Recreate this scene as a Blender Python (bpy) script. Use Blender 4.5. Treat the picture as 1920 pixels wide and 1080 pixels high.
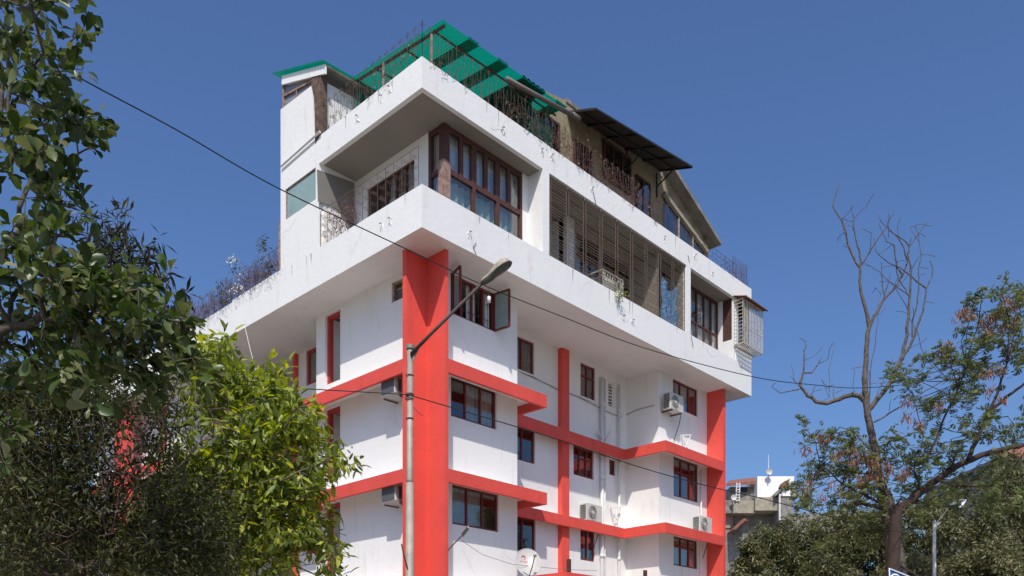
import bpy, bmesh, math, random
import numpy as np
from mathutils import Vector, Matrix, Quaternion
random.seed(7); RNG = np.random.default_rng(11)
for o in list(bpy.data.objects): bpy.data.objects.remove(o)
S = bpy.context.scene; COL = S.collection
# ---------------------------------------------------------------- camera, sky, sun, exposure
PW, PH = 1920.0, 1080.0
YH = 1275.0; XL = -708.0; XR = 2446.0            # horizon row and the two vanishing points of the facades
F = math.sqrt((960-XL)*(XR-960))
_u = Vector((XR-960, F)).normalized(); _v = Vector((XL-960, F)).normalized()
D0 = 19.0; EYE = 1.6
_p = Vector(((791-960)/F*D0, D0))
CAM = Vector((-_p.dot(_u), -_p.dot(_v), EYE))
cam = bpy.data.cameras.new('camera'); co = bpy.data.objects.new('camera', cam); COL.objects.link(co)
cam.sensor_width = 36; cam.lens = F*36/PW; cam.shift_y = (YH-PH/2)/PW; cam.clip_end = 3000; cam.clip_start = 0.1
co.location = CAM; co.rotation_euler = (math.pi/2, 0, -math.atan2(_u.y, _v.y)) 
S.camera = co
SUN = Vector((1.0, .87, -1.63)).normalized()
w = bpy.data.worlds.new("World"); S.world = w; w.use_nodes = True
nt = w.node_tree; nt.nodes.clear()
sky = nt.nodes.new('ShaderNodeTexSky'); sky.sky_type = 'NISHITA'; sky.sun_disc = False
sky.sun_elevation = math.asin(-SUN.z); sky.sun_rotation = math.atan2(-SUN.x, -SUN.y)
sky.air_density = 1.2; sky.dust_density = 2.2; sky.ozone_density = 10.0; sky.altitude = 50
bg = nt.nodes.new('ShaderNodeBackground'); bg.inputs[1].default_value = 0.116
wo = nt.nodes.new('ShaderNodeOutputWorld'); hsv = nt.nodes.new('ShaderNodeHueSaturation'); hsv.inputs['Saturation'].default_value = 1.03; hsv.inputs['Hue'].default_value = .506; nt.links.new(sky.outputs[0], hsv.inputs['Color']); nt.links.new(hsv.outputs[0], bg.inputs[0]); nt.links.new(bg.outputs[0], wo.inputs[0])
sl = bpy.data.lights.new('sun', 'SUN'); sl.energy = 3.6; sl.angle = math.radians(.5); sl.color = (1, .945, .865)
so = bpy.data.objects.new('sun', sl); COL.objects.link(so); so.rotation_euler = SUN.to_track_quat('-Z', 'Y').to_euler()
S.view_settings.view_transform = 'Standard'; S.view_settings.look = 'None'; S.view_settings.exposure = 0.2; S.view_settings.gamma = 1
S.render.resolution_x = 1024; S.render.resolution_y = 576

def ray(px, py):
    r = Vector(((px-960)/F, 1.0)); return Vector((r.x*_u.x+r.y*_u.y, r.x*_v.x+r.y*_v.y, (YH-py)/F))
def hit(ax, val, px, py):          # where the sight line through a photo point meets a world plane
    r = ray(px, py); return CAM + r*((val-CAM[ax])/r[ax])
def at(px, py, depth): return CAM + ray(px, py)*depth

# ---------------------------------------------------------------- materials
def mat(name, col, rough=.7, var=.0, scale=3, bump=.0, bscale=30, metal=0, streak=0, spec=None, col2=None, dirt=None):
    m = bpy.data.materials.new(name); m.use_nodes = True; n = m.node_tree; N = n.nodes; L = n.links
    b = N['Principled BSDF']; b.inputs['Roughness'].default_value = rough; b.inputs['Metallic'].default_value = metal
    if spec is not None: b.inputs['Specular IOR Level'].default_value = spec
    b.inputs['Base Color'].default_value = (*col, 1)
    tc = N.new('ShaderNodeTexCoord')
    last = None
    if var > 0 or col2:
        no = N.new('ShaderNodeTexNoise'); no.inputs['Scale'].default_value = scale; no.inputs['Detail'].default_value = 7; no.inputs['Roughness'].default_value = .62
        L.new(tc.outputs['Object'], no.inputs['Vector'])
        cr = N.new('ShaderNodeValToRGB'); cr.color_ramp.elements[0].position = .32; cr.color_ramp.elements[1].position = .68
        c2 = col2 or tuple(max(0, c*(1-var)) for c in col)
        cr.color_ramp.elements[0].color = (*c2, 1); cr.color_ramp.elements[1].color = (*col, 1)
        L.new(no.outputs['Fac'], cr.inputs['Fac']); last = cr.outputs['Color']
    if streak > 0:
        mp = N.new('ShaderNodeMapping'); mp.inputs['Scale'].default_value = (2.6, 2.6, .45)
        L.new(tc.outputs['Object'], mp.inputs['Vector'])
        n2 = N.new('ShaderNodeTexNoise'); n2.inputs['Scale'].default_value = 1.3; n2.inputs['Detail'].default_value = 8; n2.inputs['Roughness'].default_value = .7
        L.new(mp.outputs[0], n2.inputs['Vector'])
        r2 = N.new('ShaderNodeValToRGB'); r2.color_ramp.elements[0].position = .33; r2.color_ramp.elements[1].position = .47
        k = 1-streak; dc = dirt or (k, k*.985, k*.95)
        r2.color_ramp.elements[0].color = (*dc, 1); r2.color_ramp.elements[1].color = (1, 1, 1, 1)
        L.new(n2.outputs['Fac'], r2.inputs['Fac'])
        mx = N.new('ShaderNodeMix'); mx.data_type = 'RGBA'; mx.blend_type = 'MULTIPLY'; mx.inputs[0].default_value = 1
        if last: L.new(last, mx.inputs[6])
        else: mx.inputs[6].default_value = (*col, 1)
        L.new(r2.outputs['Color'], mx.inputs[7])
        n3 = N.new('ShaderNodeTexNoise'); n3.inputs['Scale'].default_value = .55; n3.inputs['Detail'].default_value = 3; L.new(tc.outputs['Object'], n3.inputs['Vector'])   # patchy: some stretches are stained, others clean
        mr = N.new('ShaderNodeMapRange'); mr.inputs[1].default_value = .38; mr.inputs[2].default_value = .62; mr.inputs[3].default_value = .25; L.new(n3.outputs['Fac'], mr.inputs[0]); L.new(mr.outputs[0], mx.inputs[0])
        last = mx.outputs[2]
    if last: L.new(last, b.inputs['Base Color'])
    if bump > 0:
        nb = N.new('ShaderNodeTexNoise'); nb.inputs['Scale'].default_value = bscale; nb.inputs['Detail'].default_value = 6
        L.new(tc.outputs['Object'], nb.inputs['Vector'])
        bp = N.new('ShaderNodeBump'); bp.inputs['Strength'].default_value = bump; bp.inputs['Distance'].default_value = .02
        L.new(nb.outputs['Fac'], bp.inputs['Height']); L.new(bp.outputs[0], b.inputs['Normal'])
    return m
def glass_mat(name, tint=(.35, .4, .42), refl=1.0, rough=.02):
    m = bpy.data.materials.new(name); m.use_nodes = True; N = m.node_tree.nodes; L = m.node_tree.links; N.clear()
    o = N.new('ShaderNodeOutputMaterial'); mx = N.new('ShaderNodeMixShader'); tr = N.new('ShaderNodeBsdfTransparent'); tr.inputs[0].default_value = (*tint, 1)
    gl = N.new('ShaderNodeBsdfGlossy'); gl.inputs['Roughness'].default_value = rough; gl.inputs[0].default_value = (refl, refl, refl, 1)
    lw = N.new('ShaderNodeLayerWeight'); lw.inputs[0].default_value = .5      # symmetric front/back, so no internal reflection
    pw = N.new('ShaderNodeMath'); pw.operation = 'POWER'; pw.inputs[1].default_value = 2.6; ma = N.new('ShaderNodeMath'); ma.operation = 'MULTIPLY_ADD'; ma.inputs[1].default_value = .85; ma.inputs[2].default_value = .06
    L.new(lw.outputs['Facing'], pw.inputs[0]); L.new(pw.outputs[0], ma.inputs[0]); L.new(ma.outputs[0], mx.inputs[0]); L.new(tr.outputs[0], mx.inputs[1]); L.new(gl.outputs[0], mx.inputs[2]); L.new(mx.outputs[0], o.inputs[0])
    return m
def leaf_mat(name, c0, c1, c2, trans=.35, rough=.45):
    m = bpy.data.materials.new(name); m.use_nodes = True; N = m.node_tree.nodes; L = m.node_tree.links
    b = N['Principled BSDF']; b.inputs['Roughness'].default_value = rough; b.inputs['Specular IOR Level'].default_value = .35
    a = N.new('ShaderNodeAttribute'); a.attribute_name = 'tone'
    cr = N.new('ShaderNodeValToRGB'); e = cr.color_ramp.elements
    e[0].position = 0; e[0].color = (*c0, 1); e[1].position = 1; e[1].color = (*c2, 1); x = e.new(.5); x.color = (*c1, 1)
    L.new(a.outputs['Fac'], cr.inputs[0]); L.new(cr.outputs[0], b.inputs['Base Color'])
    t = N.new('ShaderNodeBsdfTranslucent'); mx = N.new('ShaderNodeMixShader'); mx.inputs[0].default_value = trans
    hs = N.new('ShaderNodeHueSaturation'); hs.inputs['Saturation'].default_value = 1.2; hs.inputs['Value'].default_value = 1.5; hs.inputs['Hue'].default_value = .485
    L.new(cr.outputs[0], hs.inputs['Color']); L.new(hs.outputs[0], t.inputs[0])
    L.new(b.outputs[0], mx.inputs[1]); L.new(t.outputs[0], mx.inputs[2]); L.new(mx.outputs[0], N['Material Output'].inputs[0])
    return m
M = {}
M['white'] = mat('white_paint', (.83, .82, .79), .85, .045, .7, .35, 8, streak=.11)
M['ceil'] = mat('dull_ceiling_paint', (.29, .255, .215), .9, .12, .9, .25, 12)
M['white_in'] = mat('off_white_paint', (.72, .70, .66), .9, .06, 1.0, .2, 12)  # greyer white for the inner loggia wall
M['red'] = mat('red_paint', (.79, .088, .062), .65, .16, 1.1, .3, 10, streak=.12, dirt=(.86, .80, .80))
M['redshade'] = mat('shaded_red_paint', (.46, .045, .04), .6, .2, 5)  # darker copy of the red paint; shade of the recessed frames put in the colour
M['redwood'] = mat('red_window_paint', (.20, .032, .027), .5, .25, 6)
M['wood'] = mat('weathered_brown_wood', (.11, .04, .028), .7, .5, 9, .3, 40, streak=.3)
M['woodpale'] = mat('bleached_wood', (.42, .30, .24), .85, .6, 8, .4, 40, col2=(.16, .07, .05))
M['trunkwood'] = mat('rough_timber_post', (.20, .13, .09), .9, .6, 7, .6, 30, col2=(.05, .03, .025))
M['glass'] = glass_mat('window_glass', (.75, .8, .8))
M['glass2'] = glass_mat('curtained_glass', (.9, .92, .92), .8)
M['frost'] = mat('frosted_glass', (.30, .42, .40), .25, .15, 2, streak=.25)
M['panelglass'] = mat('grey_glass_panel', (.25, .28, .30), .15, .2, 2)
M['panelgrey'] = mat('plain_dark_grey', (.22, .205, .185), .8, .15, 3)
M['stain'] = mat('grime_mark', (.50, .47, .42), .9, .2, 20)
M['curtain'] = mat('pale_curtain', (.80, .82, .82), .9, .3, 5, streak=.35)
M['curtain_g'] = mat('green_grey_curtain', (.55, .70, .67), .9, .3, 5, streak=.3)
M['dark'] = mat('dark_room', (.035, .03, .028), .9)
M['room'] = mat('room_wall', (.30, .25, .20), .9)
M['rust'] = mat('rusty_iron', (.16, .085, .065), .8, .5, 12)
M['iron'] = mat('grille_iron', (.17, .125, .09), .7, .4, 10)
M['ironpale'] = mat('pale_painted_bars', (.62, .58, .48), .6, .4, 10)
M['olive'] = mat('stained_olive_plaster', (.36, .30, .19), .9, .45, 2.0, .4, 20, streak=.35)
M['concrete'] = mat('stained_concrete', (.30, .28, .25), .9, .55, 2.5, .5, 15, streak=.4)
M['slab'] = mat('pale_roof_slab', (.40, .36, .27), .9, .4, 2.5, .4, 15, streak=.3)
M['awn'] = mat('dark_sheet', (.06, .045, .038), .65, .4, 3)
M['pipew'] = mat('white_pvc', (.72, .71, .68), .5, .1, 5)
M['pipeg'] = mat('grey_pvc', (.16, .13, .11), .6, .2, 3)
M['galv'] = mat('weathered_galvanised_steel', (.42, .385, .32), .6, .35, 4, .2, 30, metal=.1, streak=.3)
M['armmetal'] = mat('dark_weathered_arm', (.09, .065, .05), .7, .4, 10)
M['lampcase'] = mat('dusty_lamp_housing', (.42, .37, .27), .6, .35, 12, .2, 40)
M['lampglass'] = mat('dirty_lamp_glass', (.10, .10, .085), .3, .4, 20)
M['blackmetal'] = mat('black_metal', (.02, .02, .02), .5)
M['cable'] = mat('black_cable', (.012, .012, .012), .6)
M['acw'] = mat('ac_casing', (.62, .60, .54), .5, .15, 6, streak=.15)
M['acd'] = mat('ac_dark_grille', (.11, .115, .12), .6, .3, 30)
M['dish'] = mat('dish_paint', (.50, .485, .45), .4, .06, 4)
M['redlogo'] = mat('red_print', (.65, .05, .05), .5)
M['blue'] = mat('blue_sign_paint', (.03, .12, .35), .4, .2, 8)
M['signw'] = mat('sign_white', (.75, .77, .8), .4)
M['cloth'] = mat('blue_patterned_cloth', (.05, .16, .34), .9, 0, 14, col2=(.18, .36, .55))
M['bark'] = mat('bark', (.10, .075, .055), .9, .5, 8, .6, 25)
M['barkpale'] = mat('pale_bark', (.22, .185, .15), .9, .5, 10, .5, 25)
M['barkdead'] = mat('dead_wood', (.16, .13, .105), .9, .6, 10, .5, 25, col2=(.05, .04, .035))
M['barkred'] = mat('reddish_bark', (.06, .036, .028), .9, .4, 8, .6, 18)
M['vine'] = mat('dry_vine', (.17, .105, .095), .9, .4, 10)
M['flower'] = mat('white_petals', (.8, .8, .76), .8)
M['tile'] = mat('clay_tile', (.30, .12, .08), .9, .4, 5, .5, 20)
M['bulb'] = mat('white_bulb', (.8, .8, .76), .3)
M['ground'] = mat('dusty_ground', (.30, .26, .21), .95, .3, .4, .3, 5)
M['road'] = mat('asphalt', (.055, .053, .05), .9, .3, 2, .3, 60)
M['pave'] = mat('pavement_slabs', (.30, .28, .25), .9, .3, 2)
# green corrugated sheet: translucent
def green(nm='green_fibre_sheet', cc=(.0, .17, .115), tc_=(.0, .34, .23)):
    m = mat(nm, cc, .5, .25, 1.5, streak=.25); N = m.node_tree.nodes; L = m.node_tree.links
    t = N.new('ShaderNodeBsdfTranslucent'); t.inputs[0].default_value = (*tc_, 1); mx = N.new('ShaderNodeMixShader'); mx.inputs[0].default_value = .5
    L.new(N['Principled BSDF'].outputs[0], mx.inputs[1]); L.new(t.outputs[0], mx.inputs[2]); L.new(mx.outputs[0], N['Material Output'].inputs[0]); return m
M['green'] = green()
M['greendark'] = green('green_sheet_double', (.0, .12, .08), (.0, .26, .17))
M['lf_near'] = leaf_mat('broad_leaf', (.025, .045, .010), (.075, .115, .028), (.24, .25, .12), .32, .36)
M['lf_bright'] = leaf_mat('bright_leaf', (.055, .09, .018), (.21, .27, .05), (.50, .52, .09), .45, .42)
M['lf_dark'] = leaf_mat('dark_leaf', (.028, .033, .009), (.065, .075, .02), (.15, .14, .05), .25, .45)
M['lf_purple'] = leaf_mat('narrow_dark_leaf', (.02, .02, .012), (.035, .035, .018), (.06, .06, .03), .2, .4)
M['lf_mango'] = leaf_mat('mango_leaf', (.038, .044, .012), (.10, .108, .035), (.24, .215, .11), .25, .4)
M['lf_fern'] = leaf_mat('feathery_leaf', (.07, .09, .035), (.15, .185, .07), (.28, .28, .12), .38, .5)
M['pod'] = leaf_mat('brown_pod', (.12, .05, .03), (.24, .11, .065), (.38, .22, .15), .1, .6)

# ---------------------------------------------------------------- mesh helpers
class MB:
    def __init__(s): s.v = []; s.f = []
    def box(s, x0, x1, y0, y1, z0, z1):
        b = len(s.v)
        s.v += [(x, y, z) for z in (z0, z1) for y in (y0, y1) for x in (x0, x1)]
        s.f += [tuple(b+i for i in q) for q in ((0, 2, 3, 1), (4, 5, 7, 6), (0, 1, 5, 4), (2, 6, 7, 3), (0, 4, 6, 2), (1, 3, 7, 5))]
        return s
    def quad(s, *p): b = len(s.v); s.v += [tuple(q) for q in p]; s.f.append(tuple(range(b, b+len(p)))); return s
    def prism(s, poly, off):              # polygon extruded by a vector
        b = len(s.v); n = len(poly); off = Vector(off)
        s.v += [tuple(p) for p in poly] + [tuple(Vector(p)+off) for p in poly]
        s.f.append(tuple(b+i for i in range(n))); s.f.append(tuple(b+n+i for i in reversed(range(n))))
        for i in range(n): j = (i+1) % n; s.f.append((b+i, b+n+i, b+n+j, b+j))
        return s
    def bar(s, p, q, w, h=None, up=(0, 0, 1)):
        p = Vector(p); q = Vector(q); d = (q-p); 
        if d.length < 1e-6: return s
        d.normalize(); up = Vector(up)
        if abs(d.dot(up)) > .98: up = Vector((1, 0, 0))
        a = d.cross(up).normalized(); c = a.cross(d).normalized(); h = h or w
        s.prism([p+a*w/2+c*h/2, p-a*w/2+c*h/2, p-a*w/2-c*h/2, p+a*w/2-c*h/2], q-p); return s
    def tube(s, pts, r, n=5, caps=True):
        pts = [Vector(p) for p in pts]; b = len(s.v); rs = r if isinstance(r, (list, tuple)) else [r]*len(pts)
        prev = None
        for i, p in enumerate(pts):
            d = (pts[min(i+1, len(pts)-1)]-pts[max(i-1, 0)]).normalized() if len(pts) > 1 else Vector((0, 0, 1))
            if prev is None: a = d.cross(Vector((0, 0, 1)) if abs(d.z) < .9 else Vector((1, 0, 0))).normalized()
            else: a = (prev - d*prev.dot(d)).normalized()
            prev = a; c = d.cross(a)
            s.v += [tuple(p+(a*math.cos(2*math.pi*k/n)+c*math.sin(2*math.pi*k/n))*rs[i]) for k in range(n)]
        for i in range(len(pts)-1):
            for k in range(n):
                s.f.append((b+i*n+k, b+i*n+(k+1) % n, b+(i+1)*n+(k+1) % n, b+(i+1)*n+k))
        if caps: s.f.append(tuple(b+k for k in reversed(range(n)))); s.f.append(tuple(b+(len(pts)-1)*n+k for k in range(n)))
        return s
    def build(s, name, m, parent=None, smooth=False, bevel=0):
        me = bpy.data.meshes.new(name); me.from_pydata(s.v, [], s.f); me.materials.append(M[m] if isinstance(m, str) else m)
        if smooth: me.polygons.foreach_set('use_smooth', [True]*len(me.polygons))
        bm = bmesh.new(); bm.from_mesh(me); bmesh.ops.recalc_face_normals(bm, faces=bm.faces); bm.to_mesh(me); bm.free()
        o = bpy.data.objects.new(name, me); COL.objects.link(o)
        if bevel:
            b = o.modifiers.new('b', 'BEVEL'); b.width = bevel; b.segments = 2; b.limit_method = 'ANGLE'
        if parent: o.parent = parent; o.matrix_parent_inverse = Matrix.Translation(-wloc(parent))
        return o
def wloc(o):
    p = Vector(o.location)
    while o.parent: p = Vector((0, 0, 0)); break
    return p
def thing(name, label, cat, loc=(0, 0, 0), group=None, kind=None):
    o = bpy.data.objects.new(name, None); COL.objects.link(o); o.location = loc; o.empty_display_size = .2
    return tag(o, label, cat, group, kind)
def tag(o, label=None, cat=None, group=None, kind=None):
    if label: o['label'] = label
    if cat: o['category'] = cat
    if group: o['group'] = group
    if kind: o['kind'] = kind
    return o
def wall(ax, c, a0, a1, z0, z1, holes=(), depth=.16, sgn=1):
    """wall sheet on plane ax=c with openings (a0,a1,z0,z1) that have reveals going inward"""
    mb = MB()
    P = (lambda a, z, d=0: (c+d*sgn, a, z)) if ax == 0 else (lambda a, z, d=0: (a, c+d*sgn, z))
    A = sorted({a0, a1, *[h[0] for h in holes], *[h[1] for h in holes]}); Z = sorted({z0, z1, *[h[2] for h in holes], *[h[3] for h in holes]})
    for i in range(len(A)-1):
        for j in range(len(Z)-1):
            am = (A[i]+A[i+1])/2; zm = (Z[j]+Z[j+1])/2
            if any(h[0] < am < h[1] and h[2] < zm < h[3] for h in holes): continue
            mb.quad(P(A[i], Z[j]), P(A[i+1], Z[j]), P(A[i+1], Z[j+1]), P(A[i], Z[j+1]))
            mb.quad(P(A[i], Z[j], depth), P(A[i+1], Z[j], depth), P(A[i+1], Z[j+1], depth), P(A[i], Z[j+1], depth))
    for h in holes:
        q = [(h[0], h[2]), (h[1], h[2]), (h[1], h[3]), (h[0], h[3])]
        for k in range(4): a, b = q[k], q[(k+1) % 4]; mb.quad(P(*a), P(*b), P(*b, depth), P(*a, depth))
    q = [(a0, z0), (a1, z0), (a1, z1), (a0, z1)]
    for k in range(4): a, b = q[k], q[(k+1) % 4]; mb.quad(P(*a), P(*b), P(*b, depth), P(*a, depth))
    return mb

# ================================================================ ground
tag(MB().box(-400, 500, -400, 600, -.3, 0).build('ground', 'ground'), kind='structure')
tag(MB().box(-300, 300, -17.5, -10.5, .0, .006).build('road', 'road'), kind='structure')
tag(MB().box(-60, 60, -10.3, -8.2, .0, .13).build('pavement', 'pave'), kind='structure')

# ================================================================ the apartment building
B = thing('apartment_building', 'white corner apartment block with red columns and ledges and a jutting top floor', 'building', (0, 0, 0))
ZS = 11.86; ZP = 12.83; ZC = 15.01; ZT = 15.72; YE = 22.0; XE = 14.3
bands = [(8.95, 9.28), (6.33, 6.65), (3.70, 4.03), (1.07, 1.40)]
# --- collected openings on the three street planes
def opening(c, px0, px1, pyt, pyb, ax=1):
    a = hit(ax, c, px0, pyt if False else pyb); b = hit(ax, c, px1, pyt); d = hit(ax, c, px1, pyb); k = 1-ax
    lo, hi = sorted((a[k], b[k])); return (round(lo, 3), round(hi, 3), round(d.z, 3), round(min(b.z, 99), 3))
W = {}
W['A1'] = (1.80, 3.38, 10.78, 11.80); W['B1'] = opening(1.0, 845.6, 931, 733.6, 806); W['C1'] = opening(1.0, 848, 935, 927.4, 998)
W['A2'] = (5.35, 6.38, 10.73, 11.72); W['B2'] = (5.35,)+opening(2.3, 970.7, 1003.3, 807, 870.8)[1:]; W['C2'] = (5.35,)+opening(2.3, 972.5, 1004.6, 974, 1037.5)[1:]
W['A3'] = opening(2.3, 1088.4, 1116.3, 691, 753.6); W['B3'] = opening(2.3, 1075.4, 1113.5, 845.6, 900); W['C3'] = opening(2.3, 1088.4, 1115.8, 997, 1054)
W['A4'] = opening(2.3, 1140.5, 1152, 719, 766); W['B4'] = opening(2.3, 1142.6, 1154, 863.8, 893)
W['A5'] = opening(1.0, 1261.6, 1308.5, 727.6, 783.6); W['B5'] = opening(1.0, 1263, 1309.8, 871.6, 943.2); W['C5'] = opening(1.0, 1263, 1308.5, 1014.8, 1067.7)
W['A5'] = W['A5'][:3]+(11.80,)
def holes(*k): return [W[i] for i in k]
wall(1, 1.0, 1.12, 4.24, 0, ZS, holes('A1', 'B1', 'C1')).build('wall', 'white', B)
wall(1, 2.3, 4.24, 11.1, 0, ZS, holes('A2', 'B2', 'C2', 'A3', 'B3', 'C3', 'A4', 'B4')).build('wall', 'white', B)
wall(1, 1.0, 11.1, XE, 0, ZS, holes('A5', 'B5', 'C5')).build('wall', 'white', B)
MB().box(11.1, 11.25, 1.16, 2.46, 0, ZS-.002).build('wall', 'white', B)
MB().box(4.09, 4.24, 1.16, 2.46, 0, ZS-.002).build('wall', 'white', B)
# left facade: flats stepping in and out
LW = {'duct': (1.84, 2.37, 11.19, 11.70)}
slots = [(4.60, 5.33, z0, z1) for z0, z1 in ((9.80, 11.74), (7.15, 9.12), (4.5, 6.48), (1.9, 3.85))]
wall(0, 1.02, 1.15, 5.75, 0, ZS, [LW['duct']]+slots, depth=.2).build('wall', 'white', B)
MB().box(1.22, 2.2, 5.60, 5.75, 0, ZS-.002).build('wall', 'white', B)
LWin = [(6.9, 8.1, z+1.75, z+2.85) for z in (9.0, 6.37, 3.75)]
wall(0, 2.2, 5.75, 8.66, 0, ZS, LWin).build('wall', 'white', B)
MB().box(2.36, 3.9, 8.51, 8.66, 0, ZS-.002).build('wall', 'white', B)
wall(0, 3.9, 8.66, 11.6, 0, ZS, [(9.4, 10.8, z+1.0, z+2.4) for z in (9.0, 6.37, 3.75)]).build('wall', 'white', B)
MB().box(2.2, 3.9, 11.6, 11.75, 0, ZS-.002).build('wall', 'white', B)
wall(0, 2.2, 11.75, 14.2, 0, ZS, [(12.2, 13.4, z+1.75, z+2.85) for z in (9.0, 6.37, 3.75)]).build('wall', 'white', B)
MB().box(1.02, 2.2, 14.2, 14.35, 0, ZS-.002).build('wall', 'white', B)
wall(0, 1.02, 14.35, YE, 0, ZS, [(15.2, 15.9, z+.9, z+2.5) for z in (9.0, 6.37, 3.75)]).build('wall', 'white', B)
MB().box(1.3, XE, YE-.2, YE, 0, ZS-.002).box(XE-.12, XE, 1.2, YE-.2, 0, ZS-.002).build('wall', 'white', B)
# floors inside, so rooms read as rooms
fl = MB()
for z in (3.9, 6.5, 9.15):
    fl.box(1.3, XE-.15, 2.5, YE-.3, z-.06, z+.06).box(1.3, 4.05, 1.2, 2.5, z-.06, z+.06).box(11.3, XE-.15, 1.2, 2.5, z-.06, z+.06)
fl.box(4.05, 4.06, 1.2, 2.46, 0, 11.8).box(1.25, XE-.2, 4.2, 4.3, 0, 11.8).box(7.55, 7.65, 2.5, 4.2, 0, 11.8).box(10.0, 10.1, 2.5, 4.2, 0, 11.8)
fl.build('floor_slab', 'room', B)
# red columns: L plan, open towards the street corner
c = MB().box(.38, 1.02, 1.02, 1.15, 0, ZS-.003).box(1.02, 1.12, .34, 1.15, 0, ZS-.003); c.build('column', 'red', B)
MB().box(14.17, 14.29, .34, 1.0, 0, ZS-.003).box(14.29, XE+.02, .34, .46, 0, ZS-.003).build('column', 'red', B)
MB().box(7.48, 7.82, 2.12, 2.3, 0, ZS-.003).build('column', 'red', B)
MB().box(.38, .52, 16.9, 18.3, 0, ZS-.003).build('column', 'red', B)
for y in (8.66, 11.6): MB().box(2.08, 2.2, y-.14, y, 0, ZS-.003).build('column', 'red', B)
# sun-breaker bands: fascia + thin slab, wrapping the facade
for zi, (z0, z1) in enumerate(bands):
    fa = MB(); t = .09; H = z1; zz = z1-.10
    fa.box(.38, .38+t, 1.15, 5.44, z0, z1).box(.38, 1.02, 5.44-t+.09, 5.44+.09, z0, z1)
    fa.box(1.12, 4.71, .34, .34+t, z0, z1).box(4.71-t, 4.71, .34+t, 1.95, z0, z1).box(4.71, 10.5, 1.95, 1.95+t, z0, z1)
    fa.box(10.5, 10.5+t, .34+t, 1.95+t, z0, z1).box(10.5, 14.17, .34, .34+t, z0, z1)
    MB().box(.38, .38+t, 14.35, 16.9, z0, z1).build('sun_breaker', 'red', B)
    MB().box(.38, .38+t, 18.3, YE, z0, z1).build('sun_breaker', 'red', B)
    fa.build('sun_breaker', 'red', B)
    sb = MB(); a = z1-.004
    sb.box(1.122, 4.62, .34+t, .998, zz, a).box(4.242, 4.62, .998, 2.298, zz, a).box(4.62, 11.098, 1.95+t, 2.298, zz, a)
    sb.box(10.59, 14.168, .34+t, .998, zz, a).box(10.59, 11.098, .998, 2.04, zz, a); MB().box(.38+t, 1.018, 14.35, 16.9, zz, a).build('sun_breaker_slab', 'white', B); MB().box(.38+t, 1.018, 1.152, 5.35, zz, a).build('sun_breaker_slab', 'white', B)
    sb.build('sun_breaker_slab', 'white', B)
# red slot frames and inner pale jamb
for (a0, a1, z0, z1) in slots:
    MB().box(1.10, 1.235, a1-.10, a1-.003, z0+.002, z1-.002).box(1.10, 1.235, a0+.003, a1-.10, z1-.09, z1-.002).build('slot_frame', 'redshade', B)
    MB().box(1.9, 1.95, a0-1.5, a1+.2, z0-.2, z1+.02).box(1.24, 1.9, a1+.05, a1+.12, z0-.2, z1+.02).box(1.24, 1.9, a0-.1, a0-.02, z0-.2, z1+.02).build('slot_back_wall', 'white', B)

def cyl_pts(c, r, n=24, nrm=(0, 1, 0)): 
    nrm = Vector(nrm); a = nrm.orthogonal().normalized(); b = nrm.cross(a); return [Vector(c)+(a*math.cos(2*math.pi*k/n)+b*math.sin(2*math.pi*k/n))*r for k in range(n+1)]
def curtain_mesh(ax, c, a0, a1, z0, z1, wave=.03, per=.16):
    mb = MB(); n = max(6, int((a1-a0)/.035)); P = (lambda a, z, d: (c+d, a, z)) if ax == 0 else (lambda a, z, d: (a, c+d, z)); ph = random.random()*6
    for i in range(n):
        u0 = a0+(a1-a0)*i/n; u1 = a0+(a1-a0)*(i+1)/n; g = lambda u: wave*math.sin(u*2*math.pi/per+ph)+wave*.5*math.sin(u*2*math.pi/(per*2.7))
        mb.quad(P(u0, z0, g(u0)), P(u1, z0, g(u1)), P(u1, z1, g(u1)*.6), P(u0, z1, g(u0)*.6))
    return mb
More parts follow.
